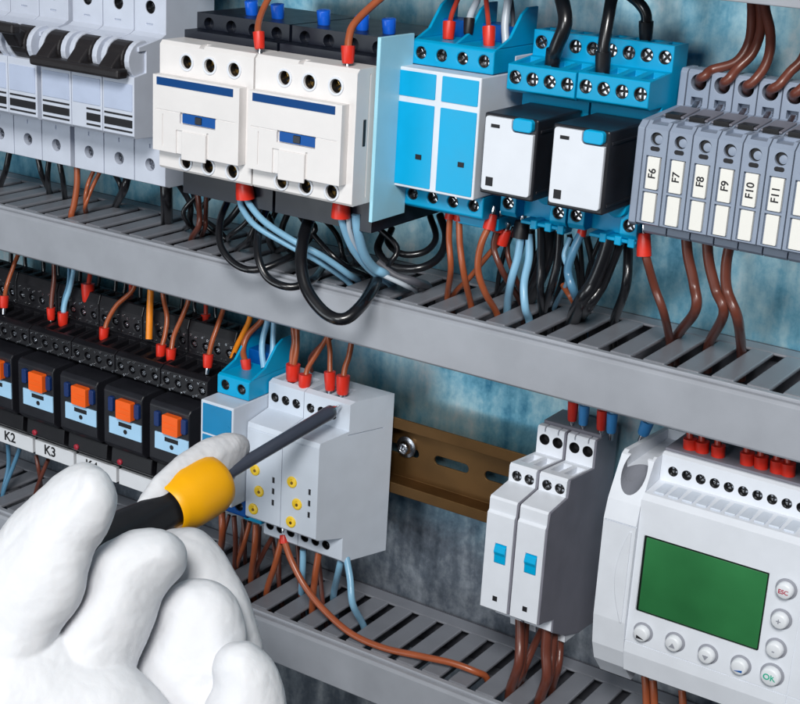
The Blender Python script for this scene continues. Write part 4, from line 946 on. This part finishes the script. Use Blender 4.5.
me2 = bake(me, [('REMESH', dict(mode='VOXEL', voxel_size=.7, use_smooth_shade=True)), ('SMOOTH', dict(factor=.6, iterations=8)), ('DISPLACE', dict(texture=fold, strength=2.0, mid_level=.5)), ('DISPLACE', dict(texture=crumple, strength=.75, mid_level=.5)), ('DISPLACE', dict(texture=ridge, strength=-.9, mid_level=.6)), ('SMOOTH', dict(factor=.5, iterations=1))])
bpy.data.meshes.remove(me); hc = atd(120, 650, 665)
me2.transform(Matrix.Translation(-hc)); finish(me2); me2.materials.clear(); me2.materials.append(MATS['glove'])
for p in me2.polygons: p.use_smooth = True
hand = bpy.data.objects.new('person', me2); COL.objects.link(hand); hand.location = hc*U
tag(hand, 'hand in a white work glove gripping the screwdriver, lower left of the panel', 'person')
# ------------------------------------------------------------------ light
def area(name, loc, target, size, power, col=(1, 1, 1), sy=None):
    l = bpy.data.lights.new(name, 'AREA'); l.shape = 'RECTANGLE'; l.size = size*U; l.size_y = (sy or size)*U; l.energy = power; l.color = col
    o = bpy.data.objects.new(name, l); COL.objects.link(o); o.location = Vector(loc)*U
    o.rotation_euler = (Vector(target)-Vector(loc)).to_track_quat('-Z', 'Y').to_euler()
    return o
area('key_softbox', (330, -1500, 900), (-330, 0, -200), 480, 16, (1, .985, .96))
area('front_softbox', (-330, -1450, 160), (-420, 0, -260), 420, 2.6, (.93, .97, 1), sy=420)
area('plate_reflect_lamp', (-1000, -1150, -420), (-420, 0, -230), 560, 1.6, (.86, .94, 1), sy=640)  # added unseen lamp, placed for its reflection in the steel plate
w = bpy.data.worlds.new('World'); SC.world = w; w.use_nodes = True; nt = w.node_tree
bg = nt.nodes['Background']; bg.inputs['Strength'].default_value = .09
tc = nt.nodes.new('ShaderNodeTexCoord'); sp = nt.nodes.new('ShaderNodeSeparateXYZ'); rp = nt.nodes.new('ShaderNodeValToRGB')
mr = nt.nodes.new('ShaderNodeMapRange'); mr.inputs['From Min'].default_value = -1; mr.inputs['From Max'].default_value = 1
nt.links.new(tc.outputs['Generated'], sp.inputs[0]); nt.links.new(sp.outputs['Z'], mr.inputs['Value']); nt.links.new(mr.outputs['Result'], rp.inputs['Fac']); nt.links.new(rp.outputs['Color'], bg.inputs['Color'])
e = rp.color_ramp.elements; e[0].position = .25; e[0].color = (.03, .035, .05, 1); e[1].position = .62; e[1].color = (.86, .92, 1, 1)
SC.view_settings.view_transform = 'Standard'; SC.view_settings.look = 'None'; SC.view_settings.exposure = .15; SC.view_settings.gamma = 1
SC.cycles.use_denoising = True
